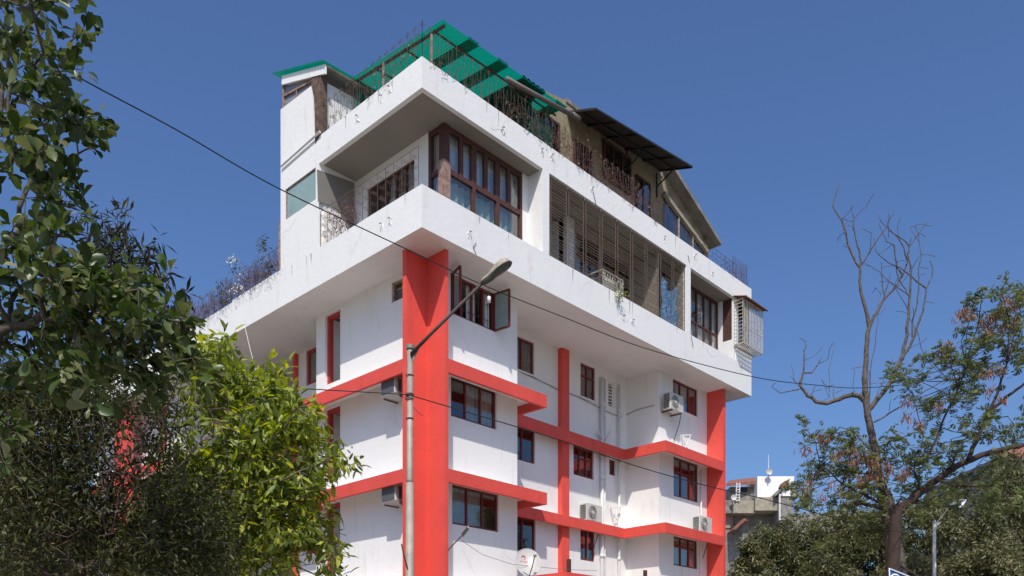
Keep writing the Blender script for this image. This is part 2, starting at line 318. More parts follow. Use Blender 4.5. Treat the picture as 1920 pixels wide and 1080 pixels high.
def window(ax, c, h, nv=2, transom=None, fm='redwood', fw=.055, gm='glass', curtains=((0, 1),), parent=B, sill=False, cm='curtain', name='window', rows=1, grille=False, inset=.05, open_from=None):
    a0, a1, z0, z1 = h; f = MB(); d0 = c+inset; d1 = d0+.06
    def bx(x0, x1, zz0, zz1, e=0):
        if ax == 1: f.box(x0, x1, d0-e, d1+e, zz0, zz1)
        else: f.box(d0-e, d1+e, x0, x1, zz0, zz1)
    bx(a0, a0+fw, z0, z1); bx(a1-fw, a1, z0, z1); bx(a0+fw, a1-fw, z0, z0+fw); bx(a0+fw, a1-fw, z1-fw, z1)
    for i in range(1, nv+1): x = a0+(a1-a0)*i/(nv+1); bx(x-fw*.4, x+fw*.4, z0+fw, z1-fw, .004)
    if transom: z = z0+(z1-z0)*transom; bx(a0+fw, a1-fw, z-fw*.4, z+fw*.4, .002)
    for r in range(1, rows): z = z0+(z1-z0)*r/rows; bx(a0+fw, a1-fw, z-.012, z+.012, -.01)
    fo = f.build(name, fm, parent)
    if grille:
        g = MB(); n = max(3, int((a1-a0)/.11))
        for i in range(1, n):
            x = a0+(a1-a0)*i/n; p = (x, d1+.05, z0) if ax == 1 else (d1+.05, x, z0); g.tube([p, (p[0], p[1], z1)], .008, 4)
        for k in (.3, .7):
            z = z0+(z1-z0)*k; g.tube([(a0, d1+.05, z), (a1, d1+.05, z)] if ax == 1 else [(d1+.05, a0, z), (d1+.05, a1, z)], .008, 4)
        g.build('window_bars', 'iron', fo)
    g = MB(); e = (d0+d1)/2
    b1 = a1-fw*.9
    if ax == 1: g.box(a0+fw*.9, b1, e-.003, e+.003, z0+fw*.9, z1-fw*.9)
    else: g.box(e-.003, e+.003, a0+fw*.9, b1, z0+fw*.9, z1-fw*.9)
    if gm: g.build('pane', gm, fo)
    for q in curtains:
        cu = curtain_mesh(ax, d1+.07, a0+(a1-a0)*q[0], a0+(a1-a0)*q[1], z0-.05, z1+.02); cu.build('curtain', q[2] if len(q) > 2 else cm, fo, smooth=True)
    if sill:
        s = MB(); s.box(a0-.05, a1+.05, c-.05, c+.04, z0-.05, z0-.002) if ax == 1 else s.box(c-.05, c+.04, a0-.05, a1+.05, z0-.05, z0-.002); s.build('sill', 'white', fo)
    return fo
window(1, 1.0, W['A1'], 3, None, gm=None, grille=True, curtains=((.42, .62), (.8, .95)))
window(1, 1.0, W['B1'], 2, curtains=((.36, .98),)); window(1, 1.0, W['C1'], 2, curtains=((.02, .75),))
window(1, 2.3, W['A2'], 1, curtains=((.1, .9, 'dark'),), grille=True, sill=True, rows=1); window(1, 2.3, W['B2'], 1, curtains=((.1, .5),)); window(1, 2.3, W['C2'], 1, curtains=())
window(1, 2.3, W['A3'], 1, transom=.66, curtains=((.1, .9, 'redwood'),), grille=True, sill=True); window(1, 2.3, W['B3'], 2, transom=.62, curtains=((.5, .95, 'room'),)); window(1, 2.3, W['C3'], 1, curtains=((.5, .85),))
window(1, 2.3, W['A4'], 0, transom=.5, curtains=(), rows=8, fm='white', fw=.05); window(1, 2.3, W['B4'], 0, curtains=(), rows=6, fw=.04)
window(1, 1.0, W['A5'], 2, sill=True, curtains=((.3, .7),)); window(1, 1.0, W['B5'], 2, transom=.64, curtains=(), gm='glass'); window(1, 1.0, W['C5'], 2, transom=.68, curtains=((0, .98),))
window(0, 1.02, LW['duct'], 0, curtains=((0, 1, 'room'),), fm='woodpale', gm=None)
for h in LWin: window(0, 2.2, h, 0, curtains=((.05, .95, 'room'),), fm='redshade', fw=.1)
for z in (9.0, 6.37, 3.75):
    window(0, 3.9, (9.4, 10.8, z+1.0, z+2.4), 2); window(0, 2.2, (12.2, 13.4, z+1.75, z+2.85), 1, fm='red'); window(0, 1.02, (15.2, 15.9, z+.9, z+2.5), 1, fm='red')
# open casements of the corner window
def leaf_case(p, q, z0, z1):
    p = Vector((p[0], p[1], 0)); q = Vector((q[0], q[1], 0)); f = MB(); up = Vector((0, 0, 1))
    for a, b in ((p+up*z0, p+up*z1), (q+up*z0, q+up*z1), (p+up*z0, q+up*z0), (p+up*z1, q+up*z1)): f.bar(a, b, .05, .04)
    o = f.build('open_casement', 'redwood', B); g = MB().quad(p+up*z0, q+up*z0, q+up*z1, p+up*z1); g.build('pane', 'frost' if q.x > 3 else 'glass', o)
e1 = hit(2, 11.78, 955, 541); leaf_case((3.36, 1.0), (e1.x, e1.y), 10.80, 11.76)
e2 = hit(2, 11.78, 863, 497); leaf_case((1.85, 1.0), (e2.x, e2.y), 10.80, 11.76)
# balcony balusters on the left facade
for z in (9.35, 6.72, 4.1):
    m = MB(); m.box(2.02, 2.16, 5.76, 8.5, z+.52, z+.62)
    for k in range(13):
        y = 5.9+k*.21; m.tube([(2.09, y, z-.1), (2.09, y, z+.08), (2.09, y, z+.2), (2.09, y, z+.36), (2.09, y, z+.53)], [.045, .03, .06, .035, .05], 8)
    m.build('balustrade', 'white', B, smooth=False)
    m = MB(); m.box(2.7, 3.88, 8.68, 11.58, z-.15, z-.02).box(2.7, 2.82, 8.68, 11.58, z-.02, z+.7); m.build('balcony', 'white', B)
# rain pipes on the recess wall
for px, r in ((1129, .065), (1161, .045), (1134, .03)):
    x = hit(1, 2.2, px, 760).x; m = MB(); m.tube([(x, 2.2, .1), (x, 2.2, 11.5)], r, 10)
    for z in (10.6, 8.2, 5.6): m.tube([(x, 2.2, z), (x, 2.2, z+.12)], r*1.25, 10)
    if r > .05: m.tube([(x, 2.2, 9.45), (x-.25, 2.14, 9.62), (x-.33, 2.12, 9.75)], .035, 6); m.tube([(x, 2.2, 9.45), (x+.25, 2.14, 9.66), (x+.33, 2.12, 9.78)], .035, 6)
    m.build('rain_pipe', 'pipew', B, smooth=True)
x = hit(1, .9, 1316, 800).x; MB().tube([(x, .93, 4), (x, .93, 9.0)], .03, 8).build('rain_pipe', 'pipew', B, smooth=True)
# looped conduit line on the recess wall
pts = [hit(1, 2.27, px, py) for px, py in ((972, 695), (1010, 712), (1042, 728), (1085, 744), (1120, 762), (1150, 777), (1166, 781))]
MB().tube(pts, .012, 4).build('wall_cable', 'concrete', B)
pts = [hit(0, 11.08, px, py) for px, py in ((1168, 780), (1195, 768), (1225, 760))]+[hit(1, .97, px, py) for px, py in ((1242, 759), (1258, 768))]
MB().tube(pts, .012, 4).build('wall_cable', 'concrete', B)

# ---------------- overhanging top floor
sl_ = MB().box(.12, 15.45, .12, YE-.1, ZS, ZS+.22); sl_.build('overhang_slab', 'white', B)
MB().box(0, .12, 0, 5.94, ZS-.01, ZP).box(.12, 15.57, 0, .12, ZS-.01, ZP).box(15.45, 15.57, .12, YE, ZS-.01, ZP).build('parapet', 'white', B)
pr = MB(); pts = [(0, 5.94, ZS-.01), (0, YE, ZS-.07), (0, YE, 12.80), (0, 8.6, 12.80), (0, 8.58, 12.86), (0, 5.94, 12.88)]
pr.prism(pts, (.12, 0, 0)); pr.build('parapet', 'white', B)
# upper band
MB().box(0, .12, 0, 4.09, ZC, ZT).box(.12, 15.57, 0, .12, ZC, ZT-.004).box(15.45, 15.57, .12, 8, ZC, ZT-.008).build('upper_band', 'white', B)
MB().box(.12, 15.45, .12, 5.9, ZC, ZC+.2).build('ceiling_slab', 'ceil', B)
# tall white left bay up to the stair head, with a glazed opening
poly_h = [(4.24, 5.70, 14.15, 14.98)]
wall(0, 0.0, 4.09, 5.94, 12.83, 15.88, poly_h, depth=.12).build('wall', 'white', B)
MB().prism([(0, 4.29, 15.88), (0, 5.94, 15.88), (0, 5.94, 17.28), (0, 4.41, 17.20)], (.12, 0, 0)).build('wall', 'white', B)
MB().box(.12, 1.25, 4.05, 4.15, ZP, ZC-.002).build('wall', 'white', B)
MB().box(0.12, 4, 5.8, 5.94, ZP-.3, 17.2).build('wall', 'white', B)
fo = MB(); fo.box(.02, .07, 4.24, 4.28, 14.15, 14.98).box(.02, .07, 5.66, 5.70, 14.15, 14.98).box(.02, .07, 4.24, 5.7, 14.15, 14.18).box(.02, .07, 4.24, 5.7, 14.95, 14.98)
fo = fo.build('window', 'woodpale', B); MB().box(.04, .05, 4.26, 5.68, 14.17, 14.96).build('pane', 'frost', fo)
# inner walls of the corner balcony
MB().prism([hit(1, 4.03, *q) for q in ((594, 318), (664, 343), (664, 452), (658, 430), (650, 412), (638, 397), (620, 386), (596, 378))], (0, -.015, 0)).build('arc_panel', 'panelgrey', B)  # thin dark grey sheet with an arc-shaped lower edge, against the wall
iw = (1.61, 3.55, 13.2, 14.62)
wall(0, 1.13, 1.08, 4.05, ZP-.2, ZC, [iw]).build('wall', 'white', B)
window(0, 1.13, iw, 4, transom=.35, fm='wood', curtains=((.05, .3), (.5, .6)), gm='glass')
# corner bay window in old brown timber
bay = MB(); zb0, zb1 = 12.95, 15.0; y0 = .52
def bw(x0, x1, ya, yb, z0, z1): bay.box(x0, x1, ya, yb, z0, z1)
bay_b = thing  # noqa
b_low, b_top = 13.86, 13.98
bw(1.13, 3.91, y0, y0+.09, b_low, b_top); bw(1.32, 3.85, y0+.0, y0+.09, 14.88, 15.0); bw(1.32, 3.85, y0, y0+.09, zb0, zb0+.13)
bw(3.83, 3.91, y0-.01, y0+.1, zb0, 15.0)
NX = 6; 
for i in range(1, NX): 
    x = 1.30+(3.85-1.30)*i/NX; wd = .085 if i % 2 == 0 else .06
    bw(x-wd, x+wd, y0+.004, y0+.085, b_top, 14.88)
    if i % 2 == 0: bw(x-.05, x+.05, y0-.004, y0+.095, zb0+.13, b_low)
for (ya, yb) in ((.98, 1.08), ): bw(1.13, 1.22, ya, yb, zb0, 15.0)
bw(1.134, 1.21, .66, .98, b_low, b_top); bw(1.134, 1.21, .66, .98, 14.88, 15.0)
bayo = bay.build('bay_window', 'wood', B)
MB().box(1.12, 1.32, .51, .68, 14.12, 15.0).build('corner_post', 'wood', bayo)
MB().box(1.10, 1.335, .50, .69, zb0-.05, 14.12).build('corner_post', 'woodpale', bayo)
MB().box(1.3, 3.86, y0+.04, y0+.05, zb0+.1, 14.9).box(1.17, 1.18, .66, 1.0, zb0+.1, 14.9).build('pane', 'glass2', bayo)
curtain_mesh(1, y0+.2, 1.35, 3.82, b_top, 14.95, .035, .2).build('curtain', 'curtain', bayo, smooth=True)
curtain_mesh(1, y0+.22, 1.4, 3.82, zb0, b_low, .05, .22).build('curtain', 'curtain_g', bayo, smooth=True)
curtain_mesh(0, 1.3, .7, 1.0, zb0, 14.95, .02, .12).build('curtain', 'curtain', bayo, smooth=True)
MB().box(3.91, 4.15, y0, y0+.12, ZP, ZC-.002).box(4.15, 4.27, .12, y0+.12, ZP, ZC-.002).box(4.15, 4.41, .0, .12, ZP-.002, ZC).box(4.27, 4.41, .12, 2.6, ZP, ZC-.002).build('pier', 'white', B)
# loggia behind the big grille
lo_holes = [(4.75, 5.6, 12.9, 14.5), (6.9, 8.0, 12.9, 14.8), (8.15, 9.6, 12.9, 14.75)]
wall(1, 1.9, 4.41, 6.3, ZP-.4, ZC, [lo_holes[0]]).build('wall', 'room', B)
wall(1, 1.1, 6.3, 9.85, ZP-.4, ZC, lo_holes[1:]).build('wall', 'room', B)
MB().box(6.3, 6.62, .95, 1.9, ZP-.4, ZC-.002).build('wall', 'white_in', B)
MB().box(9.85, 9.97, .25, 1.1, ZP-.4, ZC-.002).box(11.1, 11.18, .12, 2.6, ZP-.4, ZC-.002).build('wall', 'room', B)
window(1, 1.9, lo_holes[0], 0, fm='wood', curtains=((0, 1, 'dark'),)); window(1, 1.1, lo_holes[1], 2, transom=.7, fm='wood', curtains=((0, .3),)); window(1, 1.1, lo_holes[2], 3, transom=.7, fm='wood', curtains=((.5, .7, 'room'),))
window(1, .7, (9.97, 11.1, 12.9, 14.95), 2, transom=.6, fm='wood', curtains=((0, .5, 'room'),))
g = MB(); x0, x1 = 4.43, 11.17; yg = .06; n = 9
for i in range(n+1):
    x = x0+(x1-x0)*i/n
    g.box(x-.009, x+.009, yg-.008, yg+.008, ZP-.05, ZC)
    if i < n: g.box(x+.104, x+.118, yg-.007, yg+.007, ZP-.05, ZC)
nb = 28
for k in range(nb+1):
    z = ZP+(ZC-.03-ZP)*k/nb; 
    if k % 5 == 4: continue
    for i in range(n):
        xa = x0+(x1-x0)*i/n
        g.box(xa+.118, xa+(x1-x0)/n-.012, yg-.006, yg+.006, z-.0065, z+.0065)
g.build('window_grille', 'iron', B)
lat = MB()
for k in range(6): lat.bar((4.5, .5, 12.9+k*.16), (4.75, .5, 12.9+k*.16-.02), .03)
lat.bar((4.5, .5, 12.8), (4.5, .5, 13.75), .03).bar((4.78, .5, 12.8), (4.66, .5, 13.75), .03); lat.build('drying_rack', 'ironpale', B)
# pier and right window recess
MB().box(11.18, 11.44, 0, .12, ZP-.002, ZC).box(11.3, 11.44, .12, 1.2, ZP, ZC-.002).build('pier', 'white', B)
wr = (11.46, 14.3, 12.95, 15.0)
window(1, .58, wr, 5, transom=.42, fm='wood', fw=.07, curtains=((0, .45), (.55, .97)), gm='glass2', name='window')
ew = MB(); ew.box(14.3, 14.42, .02, .09, ZP, ZC-.002).box(14.3, 14.42, .46, .7, ZP, ZC-.002).box(14.3, 14.42, .09, .46, ZP, 13.55); ew.build('pier', 'white', B)
MB().box(14.34, 14.38, .09, .46, 13.55, ZC).build('side_window', 'wood', B)
MB().box(14.42, 15.57, 0, .12, ZP-.002, 13.46).box(14.42, 14.6, 0, .12, 13.46, ZC).box(15.45, 15.57, .12, 8, ZP, ZC).build('wall', 'white', B)
window(1, .0, (14.6, 15.5, 13.46, 14.95), 1, fm='wood', curtains=((0, .9, 'wood'),))
MB().box(1.35, 15.4, 5.7, 5.8, ZP, ZC).box(1.35, 15.4, 2.7, 2.75, ZP, ZC-.01).build('partition', 'room', B)
# window cage at the far corner
cg = MB(); cx0, cx1, cy, z0, z1 = 14.3, 15.75, -.34, 13.33, 14.86
for p, q in (((cx0, cy, z0), (cx1, cy, z0)), ((cx0, cy, z1), (cx1, cy, z1)), ((cx0, 0, z0), (cx0, cy, z0)), ((cx0, 0, z1), (cx0, cy, z1)), ((cx1, cy, z0), (cx1, .1, z0)), ((cx0, -.01, z0), (cx1, -.01, z0))): cg.bar(p, q, .028)
for k in range(14): x = cx0+(cx1-cx0)*k/13; cg.bar((x, cy, z0), (x, cy, z1), .022)
cg.bar((cx0, cy, z0+.6), (cx1, cy, z0+.6), .018)
for k in range(12): x = cx0+(cx1-cx0)*(k+.5)/12; cg.bar((x, cy, z0), (x, 0, z0), .018)
for k in range(1, 4): y = cy*k/4; cg.bar((cx0, y, z0), (cx1, y, z0), .018)
for k in range(1, 12): z = z0+(z1-z0)*k/12; cg.bar((cx0, 0, z), (cx0, cy, z), .016)
for k in range(1, 5): z = z0+(z1-z0)*k/5; cg.bar((cx1, .1, z), (cx1, cy, z), .016)
cgo = cg.build('window_cage', 'ironpale', B)
rf = MB(); nx = 26
for i in range(nx):
    xa = cx0-.08+(cx1-cx0+.2)*i/nx; xb = cx0-.08+(cx1-cx0+.2)*(i+1)/nx; za = .012*math.sin(i*2.1); zb_ = .012*math.sin((i+1)*2.1)
    rf.prism([(xa, 0, 15.02+za), (xb, 0, 15.02+zb_), (xb, cy-.16, 14.87+zb_), (xa, cy-.16, 14.87+za)], (0, 0, .02))
rf.build('cage_roof', M['tile'], cgo)

# ---------------- roof terrace: stair head, penthouse, awning
MB().prism([(-.012, 4.00, 15.74), (-.012, 4.25, 15.60), (-.012, 4.27, 16.4), (-.012, 4.31, 16.9), (-.012, 4.43, 17.2), (-.012, 4.40, 17.45), (-.012, 3.99, 17.3)], (.2, 0, 0)).build('timber_post', 'trunkwood', B)
sw = MB().prism([(.2, 4.05, 15.2), (3.4, 4.05, 15.2), (3.4, 4.05, 17.36), (.2, 4.05, 17.2)], (0, .12, 0)); sw.build('wall', 'white', B)
cl = MB()
cl.bar((.04, 4.41, 17.2), (.04, 5.9, 17.27), .06).bar((.04, 5.86, 17.2), (.04, 5.86, 18.0), .05).bar((.04, 4.42, 17.36), (.04, 5.86, 17.62), .04).bar((.04, 5.2, 17.2), (.04, 5.2, 17.55), .03)
clo = cl.build('clerestory_frame', 'woodpale', B); MB().prism([(.07, 4.41, 17.2), (.07, 5.86, 17.25), (.07, 5.86, 17.95), (.07, 4.41, 17.3)], (.01, 0, 0)).build('pane', 'panelglass', clo)
MB().prism([(-.03, 3.77, 17.18), (-.03, 5.84, 17.90), (-.03, 5.84, 18.14), (-.03, 3.77, 17.42)], (.05, 0, 0)).build('fascia', 'white', B)
def corr(a, b, c, d, n, amp, th=.012, axis='u'):
    """corrugated sheet a-b-c-d (a->b is across the flutes)"""
    a, b, c, d = map(Vector, (a, b, c, d)); mb = MB(); nn = n*4; nrm = (b-a).cross(d-a).normalized()
    for i in range(nn):
        s, t = i/nn, (i+1)/nn; f = lambda u: nrm*amp*math.sin(u*n*2*math.pi)
        mb.quad(a.lerp(b, s)+f(s), a.lerp(b, t)+f(t), d.lerp(c, t)+f(t), d.lerp(c, s)+f(s))
    return mb
corr((-.12, 3.72, 17.46), (-.12, 6.2, 18.34), (3.5, 6.2, 18.5), (3.5, 3.72, 17.62), 20, .02).build('stair_roof', 'greendark', B)
MB().prism([(.0, 3.76, 17.38), (3.4, 3.76, 17.52), (3.4, 5.9, 18.3), (0, 5.9, 18.1)], (0, 0, .05)).build('stair_roof_boarding', 'slab', B)
MB().tube([hit(0, -.05, 527, 312), hit(0, -.05, 600, 247)], .03, 6).build('rain_pipe', 'pipew', B)
MB().tube([(0.06, 6.02, 12.9), (0.05, 6.03, 13.6), (.08, 6.01, 14.3)], .06, 6).build('rain_pipe', 'woodpale', B)
# penthouse
PY = 1.0
gable = [(4.6, PY, 15.2), (14.25, PY, 15.2), (14.25, PY, 17.15), (11.7, PY, 18.55), (6.3, PY, 18.35), (4.6, PY, 18.0)]
MB().prism(gable, (0, 4, 0)).build('penthouse', 'olive', B)
def flat(ax, c, a0, a1, z0, z1, th, name, m, par=B): 
    mb = MB(); mb.box(a0, a1, c-th, c, z0, z1) if ax == 1 else mb.box(c-th, c, a0, a1, z0, z1); return mb.build(name, m, par)
for (pa, pb, pyt_) in ((1073, 1106, 262), (1190, 1216, 328), (1012, 1046, 210)):
    a = hit(1, PY, pa, 300).x; b = hit(1, PY, pb, 300).x; zt = hit(1, PY, pa, pyt_).z
    window(1, PY-.14, (a, b, 15.9, zt), 1, fm='wood', curtains=(), gm='glass')
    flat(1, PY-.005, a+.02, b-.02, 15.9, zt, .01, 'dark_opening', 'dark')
for (pa, pb, t0) in ((1129, 1180, 300),):
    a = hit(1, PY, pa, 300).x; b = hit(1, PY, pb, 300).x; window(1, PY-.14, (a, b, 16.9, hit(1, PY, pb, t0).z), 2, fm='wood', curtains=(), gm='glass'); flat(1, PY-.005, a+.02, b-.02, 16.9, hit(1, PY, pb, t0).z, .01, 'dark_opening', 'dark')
# raking glazed strip and its pale trim
ra, rb = Vector((11.25, PY-.1, 17.72)), Vector((14.05, PY-.1, 16.80))
MB().prism([(11.35, PY-.06, 15.7), (14.0, PY-.06, 15.7), (14.0, PY-.06, 16.78), (11.35, PY-.06, 17.62)], (0, .04, 0)).build('raking_window', 'glass', B)
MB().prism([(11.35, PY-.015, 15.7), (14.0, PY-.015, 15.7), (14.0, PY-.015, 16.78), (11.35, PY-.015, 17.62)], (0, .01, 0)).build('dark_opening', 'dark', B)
m = MB().bar(ra, rb, .1, .13)
for x in (12.2, 13.1): m.bar((x, PY-.08, 15.7), (x, PY-.08, 17.65-(x-11.35)*.33), .04)
m.build('raking_trim', 'slab', B)
# sloping roof slab
MB().prism([(11.3, .6, 18.50), (14.5, .6, 17.12), (14.52, .6, 17.24), (11.3, .6, 18.66)], (0, 4.3, 0)).build('sloping_roof', 'concrete', B)
MB().box(6.3, 11.3, .97, 4.9, 18.30, 18.42).build('flat_roof', 'concrete', B)
x = hit(1, 2.6, 1065, 190); MB().box(x.x, x.x+1.6, 2.6, 4.0, 17.5, x.z).build('roof_tank_room', 'concrete', B) if False else None
x = MB(); x.box(4.45, 4.6, PY, PY+.5, 15.4, 17.4).build('wall', 'greendark', B)
# awning of dark sheets on struts
A0, A1 = Vector((6.35, 1.0, 18.05)), Vector((11.1, 1.0, 18.45)); A2, A3 = Vector((11.21, -.2, 18.10)), Vector((6.15, -.2, 17.50))
A2 = hit(1, -.25, 1298, 312); A3 = hit(1, -.25, 1117, 203)
aw = MB().prism([A0, A1, A2, A3], (0, 0, .025)); awo = aw.build('awning', 'awn', B)
m = MB()
for k in range(6):
    t = k/5; m.bar(A0.lerp(A1, t)-Vector((0, 0, .03)), A3.lerp(A2, t)-Vector((0, 0, .03)), .04)
m.bar(A3-Vector((0, 0, .02)), A2-Vector((0, 0, .02)), .04).bar(A0.lerp(A3, .5)-Vector((0, 0, .05)), A1.lerp(A2, .5)-Vector((0, 0, .05)), .04)
for t in (.62, .97):
    a = A0.lerp(A1, t); b = A3.lerp(A2, t); lo_ = Vector((a.x, .97, a.z-.95)); m.bar(lo_, a, .04).bar(lo_+Vector((0, 0, .35)), a.lerp(b, .6), .035)
m.build('awning_frame', 'blackmetal', awo)
# gutter pipe along the terrace edge
MB().tube([hit(1, .02, 950, 148), hit(1, .02, 1082, 221)], .062, 12).tube([hit(1, .02, 1073, 215), hit(1, .02, 1086, 224)], .078, 12).build('gutter_pipe', 'pipeg', B, smooth=True)

# ---------------- wrought iron grilles
def spiral(c, r, a0, turns, u, v, n=12):
    return [Vector(c)+u*(r*(1-.75*i/n)*math.cos(a0+turns*2*math.pi*i/n))+v*(r*(1-.75*i/n)*math.sin(a0+turns*2*math.pi*i/n)) for i in range(n+1)]
def scroll_grille(p, q, h, step=.27, rr=.0062, tall=True, name='terrace_grille', m='rust', par=B, dense=(.3, .62)):
    p = Vector(p); q = Vector(q); L_ = (q-p).length; u = (q-p).normalized(); v = Vector((0, 0, 1)); n = max(1, round(L_/step)); g = MB()
    g.tube([p+v*h*.02, q+v*h*.02], rr, 3)
    if not tall: g.tube([p+v*h*.98, q+v*h*.98], rr, 3)
    for i in range(n+1):
        b = p+(q-p)*i/n; g.tube([b, b+v*h*.97], rr*1.15, 3)
        if i < n:
            s = L_/n; mdl = b+u*s/2
            if tall:
                g.tube(spiral(b+v*h*.90+u*s*.22, s*.2, math.pi*.6, 1.0, u, v, 8), rr*.7, 3, False); g.tube(spiral(b+v*h*.90+u*s*.78, s*.2, math.pi*.4, -1.0, u, v, 8), rr*.7, 3, False)
                g.tube([b, b+u*s*.3+v*h*.4, b+u*s*.5+v*h*.82], rr*.7, 3, False); g.tube([b+u*s, b+u*s*.7+v*h*.4, b+u*s*.5+v*h*.82], rr*.7, 3, False)
            for zz in dense:
                g.tube(spiral(mdl+v*h*zz-u*s*.2, s*.18, 0, 1.1, u, v, 8), rr*.6, 3, False); g.tube(spiral(mdl+v*h*(zz+.1)+u*s*.2, s*.18, math.pi, 1.1, u, v, 8), rr*.6, 3, False)
    return g.build(name, m, par)
scroll_grille((0.06, .06, ZT), (.06, 4.0, ZT), .9); scroll_grille((.06, .06, ZT), (10.2, .06, ZT), .9, dense=(.4,)); scroll_grille((10.2, .06, ZT), (14.6, .06, ZT), .55, tall=False)
scroll_grille((.03, .15, ZP), (.03, 4.07, ZP), .95, .3, tall=False, name='balcony_grille', rr=.0078, dense=(.22, .5, .74))
scroll_grille((.06, 5.98, 12.85), (.06, 13, 12.8), .75, .35, tall=False)
m = MB()
for k in range(14):
    y = .1+k*.11; m.tube([(15.4, y, 15.72), (15.4, y, 16.55)], .007, 3)
    x_ = 14.3+k*.08; m.tube([(x_, .06, 15.72), (x_, .06, 16.5)], .006, 3)
m.build('terrace_grille', 'rust', B)
# plaster scars, stub bolts and drip wires on the parapets
def scar(ax, px, py, s=1):
    p = hit(ax, 0, px, py); n = Vector((-1, 0, 0)) if ax == 0 else Vector((0, -1, 0)); t = Vector((0, -1, 0)) if ax == 0 else Vector((1, 0, 0)); m = MB()
    for k in range(2): m.tube([p+n*.003+t*random.uniform(-.07, .07)*s, p+n*.014+t*random.uniform(-.08, .08)*s+Vector((0, 0, -.07*s)), p+n*.003+t*random.uniform(-.05, .08)*s+Vector((0, 0, -.16*s))], .010*s, 5)
    o = m.build('plaster_scar', 'white', B); MB().tube([p, p+n*.06+Vector((0, 0, .01)), p+n*.075+Vector((0, 0, -.025))], .012, 5).build('bolt_stub', 'concrete', B)
for ax, l in ((0, [(716, 180), (731, 163), (671, 218), (716, 420), (732, 410)]), (1, [(942, 240), (1015, 280), (1035, 290), (1110, 352), (1245, 444), (1335, 512), (1303, 478), (1168, 592), (1186, 600), (880, 435)])):
    for q in l: scar(ax, *q)
for ax, pts in ((1, [(893, 455), (887, 462), (893, 477)]), (1, [(1112, 358), (1118, 385)]), (1, [(1290, 478), (1293, 492)]), (1, [(1296, 630), (1300, 652)]), (0, [(459, 612), (468, 650), (478, 690), (490, 725)])):
    MB().tube([hit(ax, -.02, *q) for q in pts], .008, 4).build('drip_wire', 'cable' if ax else 'pipew', B)
for _ in range(26):
    ax = random.choice((0, 1, 1)); top = random.random() < .5; a = random.uniform(.5, 5.6) if ax == 0 else random.uniform(.6, 15); z = (ZT-.01 if a < 4 or ax else 12.8) if top else ZP-.02; ln = random.uniform(.12, .5); wd = random.uniform(.01, .03)
    n = -.0025; q = [(a-wd, z), (a+wd, z), (a+wd*.5, z-ln*.6), (a+random.uniform(-.01, .01), z-ln), (a-wd*.6, z-ln*.5)]
    MB().quad(*[((n, y_, z_) if ax == 0 else (y_, n, z_)) for y_, z_ in q]).build('drip_stain', 'stain', B)
def crack(ax, c, a, z, n=9, st=.09):
    pts = []; an = random.uniform(-2.2, -.9)
    for _ in range(n): pts.append((c-.001, a, z) if ax == 0 else (a, c-.001, z)); an += random.uniform(-.6, .6); a += math.cos(an)*st; z += math.sin(an)*st
    MB().tube(pts, .0028, 3).build('hairline_crack', 'stain', B)
for args in ((0, 0, 2.2, 12.7), (0, 0, 5.2, 14.0), (1, 0, 6.2, 12.75), (1, 0, 12.4, 12.7), (1, 0, 2.7, 15.6), (1, 1, 2.2, 10.6), (0, 1.02, 3.1, 11.3), (0, 1.02, 2.6, 8.4), (1, 1, 3.7, 8.0), (1, 2.3, 7.1, 10.4), (1, 1, 12.5, 10.5), (1, 1, 3.6, 5.3)): crack(*args)
# wall bracket on the terrace end (upper), bottom awning post stubs
m = MB(); a = hit(1, 0.0, 1062, 1072); m.box(a.x, a.x+3.2, -.0, .3, a.z-.5, a.z-.002).box(a.x, a.x+.1, .3, 2.2, a.z-.5, a.z); m.build('ground_floor_canopy', 'red', B)
for px, py in ((1069, 1048), (1212, 1069)):
    a = hit(1, .1, px, py); MB().box(a.x-.045, a.x+.045, .1, .19, a.z-1.2, a.z).build('starter_post', 'wood', B)

# ================================================================ green shelter on the terrace
C0 = Vector((.96, .27, 17.2)); CL = Vector((.96, 3.9, 17.6)); CR = Vector((5.5, .27, 17.38)); CF = CL+CR-C0
can = thing('terrace_shelter', 'green corrugated fibre sheet shelter on the roof terrace at the street corner', 'shelter', (C0.x, C0.y, ZT))
corr(C0-Vector((.08, 0, 0)), CR-Vector((.08, 0, 0)), CF, CL-Vector((.08, 0, 0)), 60, .009).build('roof_sheet', 'green', can)
for t0, t1, mm in ((.17, .25, 'greendark'), (.40, .48, 'greendark'), (.60, .80, 'awn'), (.9, 1.0, 'greendark')):
    corr(C0.lerp(CR, t0)+Vector((0, 0, .04)), C0.lerp(CR, t1)+Vector((0, 0, .04)), CL.lerp(CF, t1)+Vector((0, 0, .04)), CL.lerp(CF, t0)+Vector((0, 0, .04)), 5, .016).build('overlap_sheet', mm, can)
m = MB(); dz = Vector((0, 0, -.045))
m.bar(C0.lerp(CL, .02)+dz+Vector((.05, 0, 0)), CL+dz+Vector((.05, 0, 0)), .05)
for t in (.12, .42, .75): m.bar(C0.lerp(CL, t)+dz, CR.lerp(CF, t)+dz, .035)
m.build('shelter_beams', 'rust', can)
for p in (hit(1, .6, 809, 66), hit(0, .75, 719, 120)):
    MB().tube([(p.x, p.y, 15.3), (p.x, p.y, p.z+.02)], .03, 8).build('post', 'woodpale', can)
MB().box(4.35, 4.4, .6, 1.0, 15.3, 17.2).box(4.35, 5.2, .58, .62, 15.4, 16.9).build('green_screen', 'greendark', can)
corr((1.05, 3.92, 15.4), (2.6, 3.92, 15.4), (2.6, 3.92, 17.5), (1.05, 3.92, 17.5), 16, .016).build('side_sheet', 'green', can)

